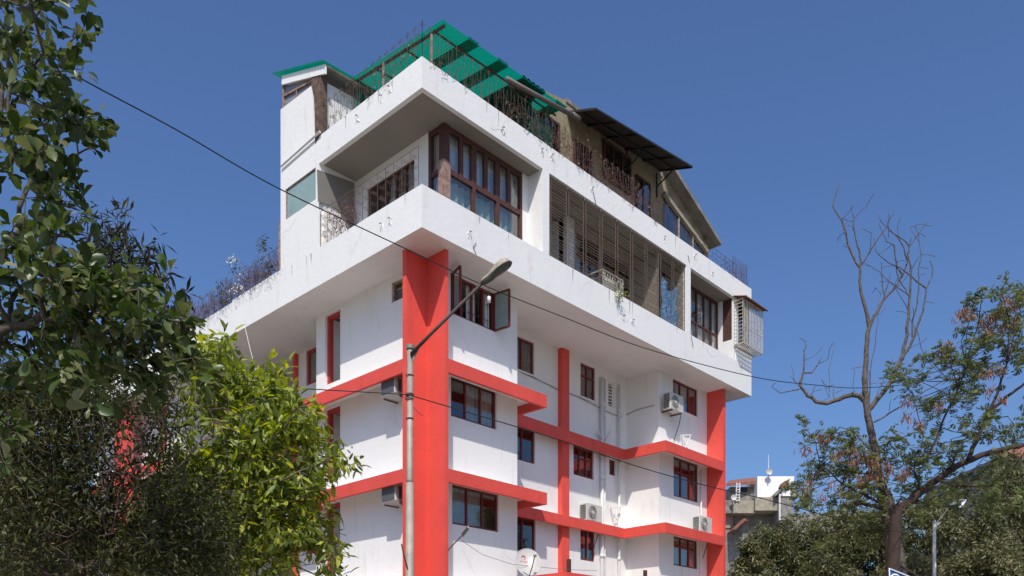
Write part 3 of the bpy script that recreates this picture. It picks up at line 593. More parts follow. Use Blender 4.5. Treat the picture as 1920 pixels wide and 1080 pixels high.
# ================================================================ air conditioners
def copy_thing(root, loc, rz, label, group=None):
    r = root.copy(); COL.objects.link(r); r.location = loc; r.rotation_euler = (0, 0, rz); r['label'] = label
    if group: r['group'] = group
    def rec(a, b):
        for ch in [c for c in a.children]:
            c = ch.copy(); COL.objects.link(c); c.parent = b; rec(ch, c)
    rec(root, r); return r
def outdoor_unit():
    t = thing('split_ac_unit', 'x', 'air conditioner'); w_, h_, d_ = .8, .55, .3
    MB().box(-w_/2, w_/2, 0, d_, 0, h_).build('casing', 'acw', t, bevel=.015)
    fx = -.1
    mb = MB(); b = len(mb.v); mb.v += [tuple(p) for p in cyl_pts((fx, -.004, h_/2), .215, 32)[:-1]]; mb.f.append(tuple(range(32))); mb.build('fan_opening', 'acd', t)
    g = MB()
    for r in (.06, .10, .14, .18, .22): g.tube(cyl_pts((fx, -.018, h_/2), r, 24), .005, 4, False)
    for k in range(10): a = math.pi*2*k/10; g.tube([(fx+.04*math.cos(a), -.018, h_/2+.04*math.sin(a)), (fx+.22*math.cos(a), -.018, h_/2+.22*math.sin(a))], .004, 3)
    g.build('fan_guard', 'acw', t)
    MB().tube([(fx, -.024, h_/2), (fx, -.004, h_/2)], .05, 14).build('fan_hub', 'acw', t)
    s = MB()
    for k in range(9): s.box(-w_/2-.012, -w_/2-.001, .04, d_-.04, .05+k*.052, .08+k*.052)
    s.build('side_louvres', 'acd', t)
    MB().box(-.3, -.24, .0, d_+.2, -.04, -.001).build('bracket', 'rust', t); MB().box(.24, .3, .0, d_+.2, -.04, -.001).build('bracket', 'rust', t)
    MB().tube([(w_/2-.02, d_/2, .2), (w_/2+.1, d_/2, .1), (w_/2+.12, d_/2+.1, -.3), (w_/2+.05, d_+.1, -.8)], .015, 5).build('refrigerant_pipe', 'pipeg', t)
    return t
u = outdoor_unit(); u['label'] = 'grey outdoor air conditioner unit on brackets in front of the right top window'; u['group'] = 'outdoor air conditioner units'
p = hit(1, .55, 1271, 770); u.location = (p.x, .58, p.z)
p = hit(1, 1.98, 1114, 982); copy_thing(u, (p.x, 1.96, 6.66), 0, 'outdoor air conditioner unit with round fan on the middle red ledge of the recess')
p = hit(1, .5, 1320, 1000); copy_thing(u, (p.x, .42, 6.66), 0, 'outdoor air conditioner unit at the right end of the red ledge beside the end column')
def window_ac():
    t = thing('window_ac_unit', 'x', 'air conditioner')
    MB().box(0, .66, -.55, .0, 0, .42).build('casing', 'acw', t, bevel=.012)
    MB().box(-.012, -.002, -.52, -.03, .03, .38).build('rear_grille', 'acd', t)
    s = MB()
    for k in range(4): s.box(.1+k*.13, .19+k*.13, -.562, -.551, .06, .36)
    s.build('side_louvres', 'acd', t); MB().bar((.1, -.6, -.06), (.7, -.6, -.22), .03).bar((.08, -.02, -.03), (.7, -.02, -.03), .03).bar((.08, -.6, -.03), (.7, -.6, -.03), .03).build('bracket', 'rust', t)
    return t
u = window_ac(); u['label'] = 'boxy window air conditioner under the top red ledge left of the corner column'; u['group'] = 'window air conditioners'
p = hit(0, .5, 714, 745); u.location = (.5, p.y, p.z)
p = hit(0, .5, 715, 944); copy_thing(u, (.5, p.y, p.z), 0, 'boxy window air conditioner under the second red ledge left of the corner column')
copy_thing(u, (1.14, 2.33, 11.22), 0, 'window air conditioner set in a square hole below the overhang left of the corner column').scale = (.8, .8, .8)
# unit in a timber-framed cage behind the big grille
t = thing('caged_ac_unit', 'air conditioner in a pale timber cage behind the wide balcony grille', 'air conditioner', (7.56, .3, 12.9))
a = hit(1, .3, 1147, 510); MB().box(7.25, 7.95, .36, .95, 13.0, 13.45).build('casing', 'acw', t); MB().box(7.24, 7.248, .42, .9, 13.05, 13.4).build('rear_grille', 'acd', t)
m = MB()
for x in (7.15, 8.1):
    for y in (.3, 1.0): m.box(x, x+.05, y, y+.05, 12.8, 13.58)
for z in (12.93, 13.54): m.box(7.2, 8.1, .305, .345, z, z+.04).box(7.2, 8.1, 1.0, 1.04, z, z+.04).box(7.155, 7.195, .35, 1.0, z, z+.04).box(8.105, 8.145, .35, 1.0, z, z+.04)
for k in range(7): m.box(7.25+k*.125, 7.28+k*.125, .31, .335, 12.97, 13.54)
m.build('cage', 'ironpale', t)

# blue cloth behind the grille
mb = MB(); nx, nz = 16, 18
P0 = lambda i, j: (10.15+1.0*i/nx, .28+.05*math.sin(i*1.3)+.03*math.sin(j*.7+i), 13.0+1.65*j/nz*(1-.35*math.sin(math.pi*i/nx)))
for i in range(nx):
    for j in range(nz): mb.quad(P0(i, j), P0(i+1, j), P0(i+1, j+1), P0(i, j+1))
tag(mb.build('hanging_cloth', 'cloth', smooth=True), 'blue patterned cloth hanging behind the right end of the balcony grille', 'cloth')
# small white flowering plant on the sill
def quads_leaves(name, pos, dirs, nrm, size, tpl, m, parent=None, tone=None):
    """instances of a small leaf template; pos (n,3), dirs (n,3), nrm (n,3), size (n,)"""
    tv, tf = tpl; tv = np.array(tv, float); n = len(pos); k = len(tv)
    d = dirs/np.linalg.norm(dirs, axis=1, keepdims=True); s = np.cross(nrm, d); s /= (np.linalg.norm(s, axis=1, keepdims=True)+1e-9); z = np.cross(d, s)
    V = pos[:, None, :]+size[:, None, None]*(tv[None, :, 0, None]*d[:, None, :]+tv[None, :, 1, None]*s[:, None, :]+tv[None, :, 2, None]*z[:, None, :])
    V = V.reshape(-1, 3); me = bpy.data.meshes.new(name)
    lens = np.array([len(f) for f in tf]); flat_ = np.concatenate([np.array(f) for f in tf])
    loops = (flat_[None, :]+(np.arange(n)*k)[:, None]).ravel(); tot = np.tile(lens, n); st = np.concatenate([[0], np.cumsum(tot)[:-1]])
    me.vertices.add(n*k); me.vertices.foreach_set('co', V.astype(np.float32).ravel()); me.loops.add(len(loops)); me.loops.foreach_set('vertex_index', loops.astype(np.int32))
    me.polygons.add(len(tot)); me.polygons.foreach_set('loop_start', st.astype(np.int32)); me.polygons.foreach_set('loop_total', tot.astype(np.int32))
    me.materials.append(M[m]); a = me.attributes.new('tone', 'FLOAT', 'POINT')
    if tone is None: tone = np.clip(RNG.normal(.45, .22, n), 0, 1)
    a.data.foreach_set('value', np.repeat(tone, k).astype(np.float32)); me.update(calc_edges=True); me.validate()
    o = bpy.data.objects.new(name, me); COL.objects.link(o)
    if parent: o.parent = parent; o.matrix_parent_inverse = Matrix.Translation(-wloc(parent))
    return o
LEAF_ROUND = ([(0, 0, 0), (.25, .12, .04), (.6, .26, .12), (.85, .21, .06), (1, 0, -.10), (.85, -.22, .03), (.6, -.27, .09), (.25, -.12, .04), (.6, 0, 0), (.25, 0, .01)],
              [(0, 9, 1), (9, 8, 2, 1), (8, 4, 3, 2), (0, 7, 9), (9, 7, 6, 8), (8, 6, 5, 4)])
LEAF_POINT = ([(0, 0, 0), (.3, .15, .04), (.65, .14, .02), (1, 0, -.10), (.65, -.14, .02), (.3, -.15, .04), (.45, 0, 0)], [(0, 6, 1), (6, 3, 2, 1), (0, 5, 6), (6, 5, 4, 3)])
LEAF_NARROW = ([(0, 0, 0), (.5, .09, .02), (1, 0, -.06), (.5, -.09, .02)], [(0, 2, 1), (0, 3, 2)])
def rnd(n, s=1.0): return RNG.normal(0, s, (n, 3))
def edges_mesh(name, P, Q, R0, R1, m, parent, sides=5):
    P = np.array(P); Q = np.array(Q); R0 = np.array(R0); R1 = np.array(R1); n = len(P)
    d = Q-P; L_ = np.linalg.norm(d, axis=1, keepdims=True)+1e-9; d = d/L_
    ref = np.where(np.abs(d[:, 2:3]) > .9, np.array([[1., 0, 0]]), np.array([[0, 0, 1.]])); a = np.cross(d, ref); a /= np.linalg.norm(a, axis=1, keepdims=True); b = np.cross(d, a)
    ang = np.arange(sides)*2*np.pi/sides; ca, sa = np.cos(ang), np.sin(ang); ring = a[:, None, :]*ca[None, :, None]+b[:, None, :]*sa[None, :, None]
    Q2 = Q+d*np.minimum(R1[:, None]*.6, L_*.2)
    V = np.concatenate([P[:, None, :]+ring*R0[:, None, None], Q2[:, None, :]+ring*R1[:, None, None]], axis=1).reshape(-1, 3)
    base = (np.arange(n)*2*sides)[:, None]; F_ = []
    for k in range(sides): F_.append(np.stack([base[:, 0]+k, base[:, 0]+(k+1) % sides, base[:, 0]+sides+(k+1) % sides, base[:, 0]+sides+k], axis=1))
    F_ = np.concatenate(F_).astype(np.int32); me = bpy.data.meshes.new(name)
    me.vertices.add(len(V)); me.vertices.foreach_set('co', V.astype(np.float32).ravel()); me.loops.add(F_.size); me.loops.foreach_set('vertex_index', F_.ravel())
    me.polygons.add(len(F_)); me.polygons.foreach_set('loop_start', (np.arange(len(F_))*4).astype(np.int32)); me.polygons.foreach_set('loop_total', np.full(len(F_), 4, np.int32)); me.polygons.foreach_set('use_smooth', np.ones(len(F_), bool))
    me.materials.append(M[m]); me.update(calc_edges=True); me.validate(); o = bpy.data.objects.new(name, me); COL.objects.link(o)
    if parent: o.parent = parent; o.matrix_parent_inverse = Matrix.Translation(-wloc(parent))
    return o
def grow(trunk, targets, step=.35, jitter=.06, rtip=.006, rmax=None, sag=0, expo=.5, rng=RNG):
    """trunk: list of points; targets (n,3) reached in order of distance; returns nodes, parents, radii"""
    nodes = [np.array(trunk[0], float)]; par = [-1]
    for q in trunk[1:]:
        q = np.array(q, float); p = nodes[-1]; k = max(1, int(np.linalg.norm(q-p)/step))
        for i in range(1, k+1): nodes.append(p+(q-p)*i/k+rng.normal(0, jitter*.3, 3)); par.append(len(nodes)-2)
    depth = list(np.linspace(0, 1, len(nodes))*len(nodes)*step); T = np.array(targets, float); N0 = np.array(nodes)
    dist = np.array([np.min(np.linalg.norm(N0-t, axis=1)) for t in T]); ends = np.zeros(len(T), int)
    cap = 200000; arr = np.zeros((len(nodes)+len(T)*30, 3)); arr[:len(nodes)] = N0; cnt = len(nodes); dep = np.zeros(len(arr)); dep[:cnt] = depth
    for i in np.argsort(dist):
        t = T[i]; dd = np.linalg.norm(arr[:cnt]-t, axis=1); j = int(np.argmin(dd+.22*dep[:cnt])); p = arr[j].copy(); k = min(28, max(1, int(dd[j]/step))); prev = j
        off = rng.normal(0, 1, 3)*dd[j]*.10
        for q in range(1, k+1):
            s = q/k; pt = p+(t-p)*s+off*math.sin(math.pi*s)+(rng.normal(0, jitter, 3) if q < k else 0)
            if cnt >= len(arr): arr = np.vstack([arr, np.zeros((2000, 3))]); dep = np.concatenate([dep, np.zeros(2000)])
            arr[cnt] = pt; dep[cnt] = dep[prev]+np.linalg.norm(pt-arr[prev]); par.append(prev); prev = cnt; cnt += 1
        ends[i] = prev
    par = np.array(par); tips = np.zeros(cnt); has = np.zeros(cnt, bool); has[par[par >= 0]] = True; tips[~has] = 1
    for k in range(cnt-1, 0, -1): tips[par[k]] += tips[k]
    r = rtip*np.power(np.maximum(tips, 1), expo)
    if rmax: r = np.minimum(r, rmax)
    return arr[:cnt], par, r, ends
def build_branches(nodes, par, r, name_mat, parent, split=.05, side=(8, 5)):
    idx = np.arange(1, len(nodes)); P = nodes[par[1:]]; Q = nodes[1:]; R0 = np.minimum(r[par[1:]], r[1:]*1.6); R1 = r[1:]; big = R1 > split
    if big.any(): edges_mesh('trunk', P[big], Q[big], R0[big], R1[big], name_mat, parent, side[0])
    if (~big).any(): edges_mesh('branches', P[~big], Q[~big], R0[~big], R1[~big], name_mat, parent, side[1])
def A(px, py, d): return np.array(at(px, py, d))

# flowering plant on the grille sill
pl = thing('flowering_plant', 'small white flowering plant on the sill in front of the caged air conditioner', 'plant', hit(1, -.04, 1158, 552))
c0 = np.array(pl.location); n = 70; pos = c0+rnd(n, .09)+np.array([0, -.06, -.02]); quads_leaves('leaves', pos, rnd(n), rnd(n), RNG.uniform(.06, .11, n), LEAF_POINT, 'lf_bright', pl)
n = 40; pos = c0+rnd(n, .05)+np.array([-.1, -.08, -.02]); quads_leaves('flowers', pos, rnd(n), rnd(n), RNG.uniform(.04, .07, n), LEAF_ROUND, 'flower', pl)

# dead creepers
def creeper(name, label, group, segs, h, dens, leafn=0, lm='vine', flowers=0, yamp=.08, cat='creeper', green=0, ln=1.0):
    root = thing(name, label, cat, segs[0][0], group); P, Q, R = [], [], []; L_pos = []
    for (p, q) in segs:
        p = np.array(p, float); q = np.array(q, float); L_ = np.linalg.norm(q-p)
        for _ in range(int(L_*dens)):
            s = p+(q-p)*RNG.random()+np.array([0, 0, RNG.random()*h*.5]); v = RNG.normal(0, 1, 3)*np.array([.6, .6, 1])+np.array([0, 0, .5]); v /= np.linalg.norm(v)
            for k in range(int(RNG.integers(5, 13))):
                v += RNG.normal(0, .45, 3); v /= np.linalg.norm(v); e = s+v*.07
                base = p+(q-p)*np.clip(np.dot(e-p, q-p)/L_**2, 0, 1); off = e-base; off[2] = 0; no = np.linalg.norm(off)
                if no > yamp: e -= off*(1-yamp/no)
                if e[2] > p[2]+h*1.05: v[2] = -abs(v[2]); e[2] = p[2]+h*1.05
                if e[2] < p[2]-.1: v[2] = abs(v[2]); e[2] = p[2]-.1
                P.append(s); Q.append(e); R.append(.0045); s = e
                if RNG.random() < .35: L_pos.append(e)
    edges_mesh('stems', P, Q, R, np.array(R)*.8, 'vine', root, 3)
    L_pos = np.array(L_pos); RNG.shuffle(L_pos)
    if leafn: n = min(leafn, len(L_pos)); quads_leaves('dry_leaves', L_pos[:n], rnd(n)+np.array([0, 0, -1.0]), rnd(n), RNG.uniform(.04, .09, n)*ln, LEAF_POINT, lm, root)
    if green: n = min(green, len(L_pos)); pp = L_pos[-n:]; quads_leaves('green_leaves', pp+rnd(n, .05), rnd(n), rnd(n), RNG.uniform(.06, .12, n), LEAF_POINT, 'lf_dark', root)
    return root, L_pos
r_, lp = creeper('dry_creeper', 'tangled leafless creeper with white blossoms along the lower left terrace railing', None, [((.05, 6.0, 12.85), (.05, 12.8, 12.8))], .85, 110, 500, 'pod', yamp=.22)
for (px, py, k) in ((430, 489, 26), (452, 540, 30), (436, 547, 20), (442, 483, 12), (447, 520, 10)):
    c0 = np.array(hit(0, -.05, px, py)); n = k; quads_leaves('blossoms', c0+rnd(n, .07), rnd(n), rnd(n), RNG.uniform(.05, .09, n), LEAF_ROUND, 'flower', r_)
for (px, py, k) in ((490, 455, 60), (497, 470, 40), (420, 560, 60), (415, 540, 50), (505, 500, 50), (440, 500, 30)):
    c0 = np.array(hit(0, -.02, px, py)); n = k; quads_leaves('green_leaves', c0+rnd(n, .12)*np.array([.6, 1, 1.2]), rnd(n), rnd(n), RNG.uniform(.06, .12, n), LEAF_POINT, 'lf_dark', r_)
creeper('dry_creeper', 'brown dried creeper on the railing in front of the penthouse', None, [((2.9, .05, ZT), (9.5, .05, ZT))], .95, 30, 500, 'pod', yamp=.1)
creeper('dry_creeper', 'thin dried creeper on the scroll railing below the green shelter', None, [((.05, .1, ZT), (.05, 3.9, ZT)), ((.1, .05, ZT), (2.9, .05, ZT))], .8, 8, 50, 'pod', yamp=.1)
creeper('dry_creeper', 'brown dried creeper at the left end of the corner balcony grille', None, [((.05, 2.4, ZP+.1), (.05, 3.7, ZP+.1))], .85, 55, 160, 'pod', yamp=.15)
creeper('dry_creeper', 'dry stems climbing the far right railing of the roof', None, [((13.6, .06, ZT), (15.4, .06, ZT))], .8, 18, 0, yamp=.06)

# ================================================================ street lamp with its pole
DL = 14.0
p0 = at(768, 1080, DL); t = thing('street_lamp', 'weathered steel street lamp with a long slanting arm in front of the corner column', 'street lamp', (p0.x, p0.y, 0))
ptop = at(769, 650, DL); pk = at(768, 840, DL)
MB().tube([(p0.x, p0.y, 0), (p0.x, p0.y, at(768, 905, DL).z)], [.085, .062], 16).tube([(p0.x, p0.y, at(768, 905, DL).z), (p0.x, p0.y, at(768, 905, DL).z+.05), (ptop.x, ptop.y, ptop.z)], [.062, .052, .050], 16).build('pole', 'galv', t, smooth=True)
MB().tube([ptop+Vector((0, 0, -.04)), ptop+Vector((0, 0, .02)), ptop+Vector((0, 0, .03))], [.07, .075, .05], 14).build('pole_cap', 'galv', t)
a0 = at(771, 664, DL-.06); a1 = at(905, 530, DL-.5)
MB().tube([a0, a0.lerp(a1, .3)+Vector((0, 0, .01)), a1], [.032, .028, .024], 10).build('arm', 'armmetal', t, smooth=True)
MB().prism([at(772, 664, DL-.05), at(788, 648, DL-.07), at(774, 677, DL-.05)], (.02, .02, 0)).build('gusset', 'galv', t)
m = MB()
for py in (704, 742, 785): q = at(768, py, DL); m.tube(cyl_pts((p0.x, p0.y, q.z), .062, 14, (0, 0, 1)), .008, 5, False)
q = at(768, 742, DL)
for k in range(5): m.tube(cyl_pts((p0.x+random.uniform(-.015, .015), p0.y, q.z+random.uniform(-.06, .06)), .066, 12, (random.uniform(-.2, .2), 0, 1)), .006, 4, False)
m.build('clamp', 'rust', t)
# lamp head: elongated dome, glass bowl underneath
ax_ = (at(959, 492, DL-.62)-at(903, 531, DL-.5)); hl = ax_.length; ax_.normalize(); side = ax_.cross(Vector((0, 0, 1))).normalized(); upv = side.cross(ax_).normalized()
def shell(prof, upper, o_=at(903, 530, DL-.5)):
    mb = MB(); nu, nv = len(prof), 13; V = []
    for (s, wd, hu, hd) in prof:
        for k in range(nv):
            a = math.pi*k/(nv-1); hgt = hu if upper else -hd
            V.append(tuple(o_+ax_*(s*hl)+side*(math.cos(a)*wd)+upv*(math.sin(a)*hgt)))
    mb.v = V
    for i in range(nu-1):
        for k in range(nv-1): mb.f.append((i*nv+k, i*nv+k+1, (i+1)*nv+k+1, (i+1)*nv+k))
    return mb
prof = [(-.02, .015, .015, .02), (.0, .045, .04, .06), (.12, .06, .055, .07), (.3, .065, .06, .075), (.42, .085, .09, .05), (.6, .115, .125, .045), (.8, .115, .13, .04), (.93, .09, .09, .03), (1.0, .03, .02, .01)]
shell(prof, True).build('lamp_housing', 'lampcase', t, smooth=True); shell(prof, False).build('lamp_underside', 'lampglass', t, smooth=True)
m = MB(); rim = [(at(903, 530, DL-.5)+ax_*(s*hl)+side*wd) for s, wd, _, _ in prof[3:]]+[(at(903, 530, DL-.5)+ax_*(s*hl)-side*wd) for s, wd, _, _ in reversed(prof[3:])]; m.tube(rim+[rim[0]], .007, 5, False); m.build('lamp_rim', 'lampcase', t)
MB().tube([at(753, 1020, DL-.1), at(757, 1040, DL-.1), at(765, 1068, DL-.06)], .012, 5).build('loose_strap', 'blackmetal', t)
# bare bulb on a cable below the lamp
p = at(917, 552, DL+3.6); t = thing('hanging_bulb', 'small white bulb hanging on a wire in front of the open top window', 'bulb', p)
MB().tube([at(917, 540, DL+3.6), at(917, 556, DL+3.6)], .006, 4).build('wire', 'cable', t); MB().tube([at(917, 555, DL+3.6), at(917, 557, DL+3.6), at(917, 567, DL+3.6)], [.012, .04, .036], 10).build('bulb', 'bulb', t, smooth=True)
# small LED lamp on a rod from the column
t = thing('wall_lamp', 'small flat lamp on a thin slanting rod right of the corner column foot', 'lamp', hit(1, .3, 845, 1032))
q0 = Vector((1.13, .36, hit(1, .36, 845, 1032).z)); q1 = at(866, 1004, 18.3); MB().tube([q0, q0.lerp(q1, .5)+Vector((0, 0, .0)), q1], .014, 6).build('rod', 'blackmetal', t)
q2 = at(879, 988, 18.1); dr = (q2-q1).normalized(); sd = dr.cross(Vector((-.7, -.7, .2))).normalized(); m = MB(); m.bar(q1, q2, .085, .04, up=(-.7, -.7, .3)); m.build('lamp_head', 'galv', t, bevel=.012)
m = MB(); off = Vector((-.7, -.7, .1)).normalized()*.03; m.bar(q1.lerp(q2, .08)+off, q1.lerp(q2, .85)+off, .05, .008, up=(-.7, -.7, .3)); m.build('lamp_lens', 'lampglass', t)

# ================================================================ satellite dish (own tilt), with red emblem and word
dpos = hit(1, .1, 990, 1054); t = thing('satellite_dish', 'white satellite dish with red emblem low on the right facade', 'satellite dish', dpos)
nrm = Vector((-.62, -.62, .45)).normalized(); su = Vector((.78, -.62, 0)).normalized(); sv = su.cross(nrm)*-1
sv = nrm.cross(su); sv = sv if sv.z > 0 else -sv
def dpt(r, a, d=0, rx=.33, ry=.43): return dpos+su*(rx*r*math.cos(a))+sv*(ry*r*math.sin(a))-nrm*(.10*(1-r*r))+nrm*d
mb = MB(); nr, na = 8, 40
for i in range(nr):
    for k in range(na): mb.quad(dpt(i/nr, 2*math.pi*k/na), dpt((i+1)/nr, 2*math.pi*k/na), dpt((i+1)/nr, 2*math.pi*(k+1)/na), dpt(i/nr, 2*math.pi*(k+1)/na))
mb.build('reflector', 'dish', t, smooth=True); MB().tube([dpt(1, 2*math.pi*k/40) for k in range(41)], .008, 5, False).build('rim', 'dish', t)
low = dpt(1, -math.pi/2); lnb = dpos+nrm*.5-sv*.12+su*.15
MB().tube([low, low.lerp(lnb, .5)-sv*.05, lnb], .014, 6).tube([dpt(.8, -2.2), low], .012, 5).build('feed_arm', 'blackmetal', t); MB().tube([lnb-nrm*-.05, lnb-nrm*.05], [.03, .045], 10).build('feed_horn', 'acw', t, smooth=True)
MB().tube([dpos-nrm*.11, dpos-nrm*.3, dpos-nrm*.3-Vector((0, 0, .9))], .025, 8).build('mast', 'galv', t)
em = MB(); cc = (-.10, .19)
def d2(u, v, d=.006): r2 = (u/.33)**2+(v/.43)**2; return dpos+su*u+sv*v-nrm*(.10*(1-r2))+nrm*d
arc = [d2(cc[0]+.045*math.cos(a), cc[1]+.045*math.sin(a)) for a in np.linspace(-.6, math.pi*1.15, 14)]; em.tube(arc, [.006+.012*math.sin(math.pi*i/13) for i in range(14)], 5); em.tube([d2(cc[0]+.02, cc[1]-.03), d2(cc[0]+.005, cc[1]-.07)], [.01, .004], 5)
em.build('emblem', 'redlogo', t)
cu = bpy.data.curves.new('lettering', 'FONT'); cu.body = 'airtel'; cu.size = .095; cu.align_x = 'CENTER'; cu.extrude = .001; to = bpy.data.objects.new('lettering_src', cu); COL.objects.link(to)
dg = bpy.context.evaluated_depsgraph_get(); me = bpy.data.meshes.new_from_object(to.evaluated_get(dg)); bpy.data.objects.remove(to)
for v in me.vertices: v.co = d2(v.co.x-.10, v.co.y+.045, .004+v.co.z)
me.materials.clear(); me.materials.append(M['redlogo']); lo = bpy.data.objects.new('lettering', me); COL.objects.link(lo); lo.parent = t; lo.matrix_parent_inverse = Matrix.Translation(-wloc(t))
# wall-mounted white brackets
def bracket(px, py, y, label):
    p = hit(1, y, px, py); m = MB(); m.bar(p, p+Vector((.18, 0, -.45)), .035).bar(p+Vector((0, -.0, 0)), p+Vector((.28, -.2, .03)), .03).bar(p+Vector((.28, -.2, .03)), p+Vector((.18, 0, -.45)), .03)
    tag(m.build('dish_bracket', 'pipew'), label, 'bracket')
bracket(1145, 952, 2.25, 'white steel bracket on the recessed wall beside the unit with round fan'); bracket(1278, 816, .95, 'white bracket standing on the top right red ledge')

# ================================================================ overhead cables
def cable(name, label, pts, r, n=10):
    P_ = [at(*p) for p in pts]; out = []
    for i in range(len(P_)-1):
        a = P_[max(i-1, 0)]; b = P_[i]; c_ = P_[i+1]; d = P_[min(i+2, len(P_)-1)]
        for k in range(n):
            s = k/n; out.append(.5*((2*b)+(c_-a)*s+(2*a-5*b+4*c_-d)*s*s+(3*b-a-3*c_+d)*s**3))
    out.append(P_[-1]); tag(MB().tube(out, r, 6).build(name, 'cable'), label, 'cable', 'overhead cables')
cable('overhead_cable', 'black cable sagging from the upper left past the lamp head to the bare tree', [(-80, 5, 8.2), (130, 135, 9.6), (330, 243, 11), (520, 352, 12.2), (760, 466, 13.8), (900, 532, 14.8), (1050, 592, 15.8), (1210, 653, 16.9), (1410, 706, 18.3), (1530, 722, 19), (1620, 727, 19.8), (1740, 713, 20.6), (1950, 660, 22)], .0085)
cable('overhead_cable', 'thin black cable running left from the clamp on the lamp pole into the trees', [(-60, 678, 10), (100, 697, 11), (360, 714, 12.4), (560, 728, 13.2), (700, 736, 13.7), (766, 740, 13.93)], .009)
cable('overhead_cable', 'thin black cable running right from the clamp on the lamp pole across the facade', [(772, 742, 13.93), (880, 774, 14.4), (1040, 822, 15), (1200, 876, 16), (1330, 912, 17), (1430, 935, 18), (1620, 985, 21), (1700, 1000, 23)], .009)
m = MB(); m.tube([at(775, 764, DL-.08), at(783, 772, DL-.1), at(793, 780, DL-.12)], .005, 4); tag(m.build('loose_wire', 'cable'), 'short frayed wire end beside the lamp pole', 'wire')
m = [hit(1, .9, 866, 1014), hit(1, .5, 905, 1040), hit(1, .2, 960, 1058), hit(1, .0, 1060, 1068), hit(1, .0, 1120, 1070)]; tag(MB().tube(m, .006, 4).build('facade_wire', 'pipeg'), 'thin pale wire drooping across the lower right facade', 'wire')
# power pole fitting between them is off frame

# ================================================================ trees on the left
def clusters_px(lst, d0, d1): return np.array([A(px+RNG.normal(0, 5), py+RNG.normal(0, 5), RNG.uniform(d0, d1)) for px, py in lst])
def whorls(nodes, tips, dirs, per, tpl, size, spread, up, m, root, name='foliage', tone=(.45, .22), droop=0, off=.03, sizevar=.42):
    n = len(tips)*per; base = np.repeat(tips, per, 0); dd = np.repeat(dirs, per, 0)
    d = dd*(1-spread)+RNG.normal(0, 1, (n, 3))*spread; d[:, 2] -= droop; d /= np.linalg.norm(d, axis=1, keepdims=True)
    nr = RNG.normal(0, .45, (n, 3))+np.array([0, 0, up]); pos = base+d*off+RNG.normal(0, off, (n, 3)); sz = size*RNG.uniform(1-sizevar, 1+sizevar, n)
    quads_leaves(name, pos, d, nr, sz, tpl, m, root, np.clip(RNG.normal(tone[0], tone[1], n), 0, 1))
def sub_tips(T, k, rad): 
    out = []
    for t in T: out.append(t+RNG.normal(0, 1, (k, 3))*rad)
    return np.concatenate(out)
def tree(name, label, cat, trunk, cl, k, rad, per, tpl, size, m, bark, rtip=.005, group=None, spread=.6, up=1.0, droop=0, step=.3, jitter=.05, tone=(.45, .22), rmax=None, off=.03, split=.05, kind=None, expo=.5, crown='crown'):
    root = thing(name, label, cat, tuple(trunk[0]), group, kind)
    T = np.concatenate([cl, sub_tips(cl, k, rad)]) if k else cl
    nodes, par, r, ends = grow(trunk, T, step, jitter, rtip, rmax, expo=expo)
    build_branches(nodes, par, r, bark, root, split)
    tips = nodes[ends]; dirs = tips-nodes[par[ends]]; dirs /= (np.linalg.norm(dirs, axis=1, keepdims=True)+1e-9)
    whorls(nodes, tips, dirs, per, tpl, size, spread, up, m, root, crown, tone, droop, off)
    return root, tips
near_px = [(30,20),(60,8),(112,5),(125,28),(22,60),(42,95),(72,90),(20,130),(60,132),(95,150),(32,170),(75,182),(112,150),(150,62),(128,128),(50,212),(90,232),(20,232),(122,222),(150,212),(172,228),(60,272),(100,282),(130,262),(28,292),(80,312),(112,332),(140,318),(50,342),(12,330),(100,372),(135,385),
 (30,420),(80,430),(130,440),(150,470),(20,470),(70,480),(110,500),(40,520),(90,520),(140,522),(190,522),(60,560),(120,570),(170,550),(222,540),(268,522),(240,560),(200,590),(150,610),(100,610),(40,610),(260,600),(300,592),(222,630),(280,640),(318,620),(338,604),(345,650),(360,662),(330,668),(180,660),(120,660),(60,660),(240,680),(300,692),(345,700),(200,720),(262,730),(20,700),(100,722),(290,722),(150,702),(10,560),(5,640),(12,790),(8,860)]
off_px = [(-60,-60),(40,-70),(-120,60),(-90,180),(-130,320),(-80,440),(-60,560),(-90,660),(-150,520),(-160,200),(90,-120),(-40,-160),(30,-220),(140,-190),(-140,-120)]
near_up = [(x*.86-4, y) for i, (x, y) in enumerate(near_px) if y < 400 and i % 5 != 3]+[(150, 62), (128, 128), (172, 226), (150, 212), (140, 318)]; near_lo = [q for q in near_px if q[1] >= 400]; near_lo += [(x+14, y+12) for x, y in near_lo if 470 < y < 720 and 60 < x < 280]
T1 = clusters_px(near_lo, 6.3, 7.6); T1u = clusters_px(near_up, 6.6, 8.0); T0 = clusters_px(off_px, 6.0, 8.0)
tr = [at(-330, 1640, 8.0), at(-300, 1250, 7.8), at(-230, 1000, 7.4), at(-170, 820, 7.1), at(-90, 700, 6.9), at(-30, 640, 6.9)]
tree('broadleaf_tree', 'near tree with large rounded leaves filling the upper left edge', 'tree', tr, np.concatenate([T1, T1u, T0]), 3, .085, 7, LEAF_ROUND, .125, 'lf_near', 'bark', .0042, spread=.72, up=.8, droop=.05, step=.16, jitter=.018, tone=(.42, .28), off=.02, split=.03)
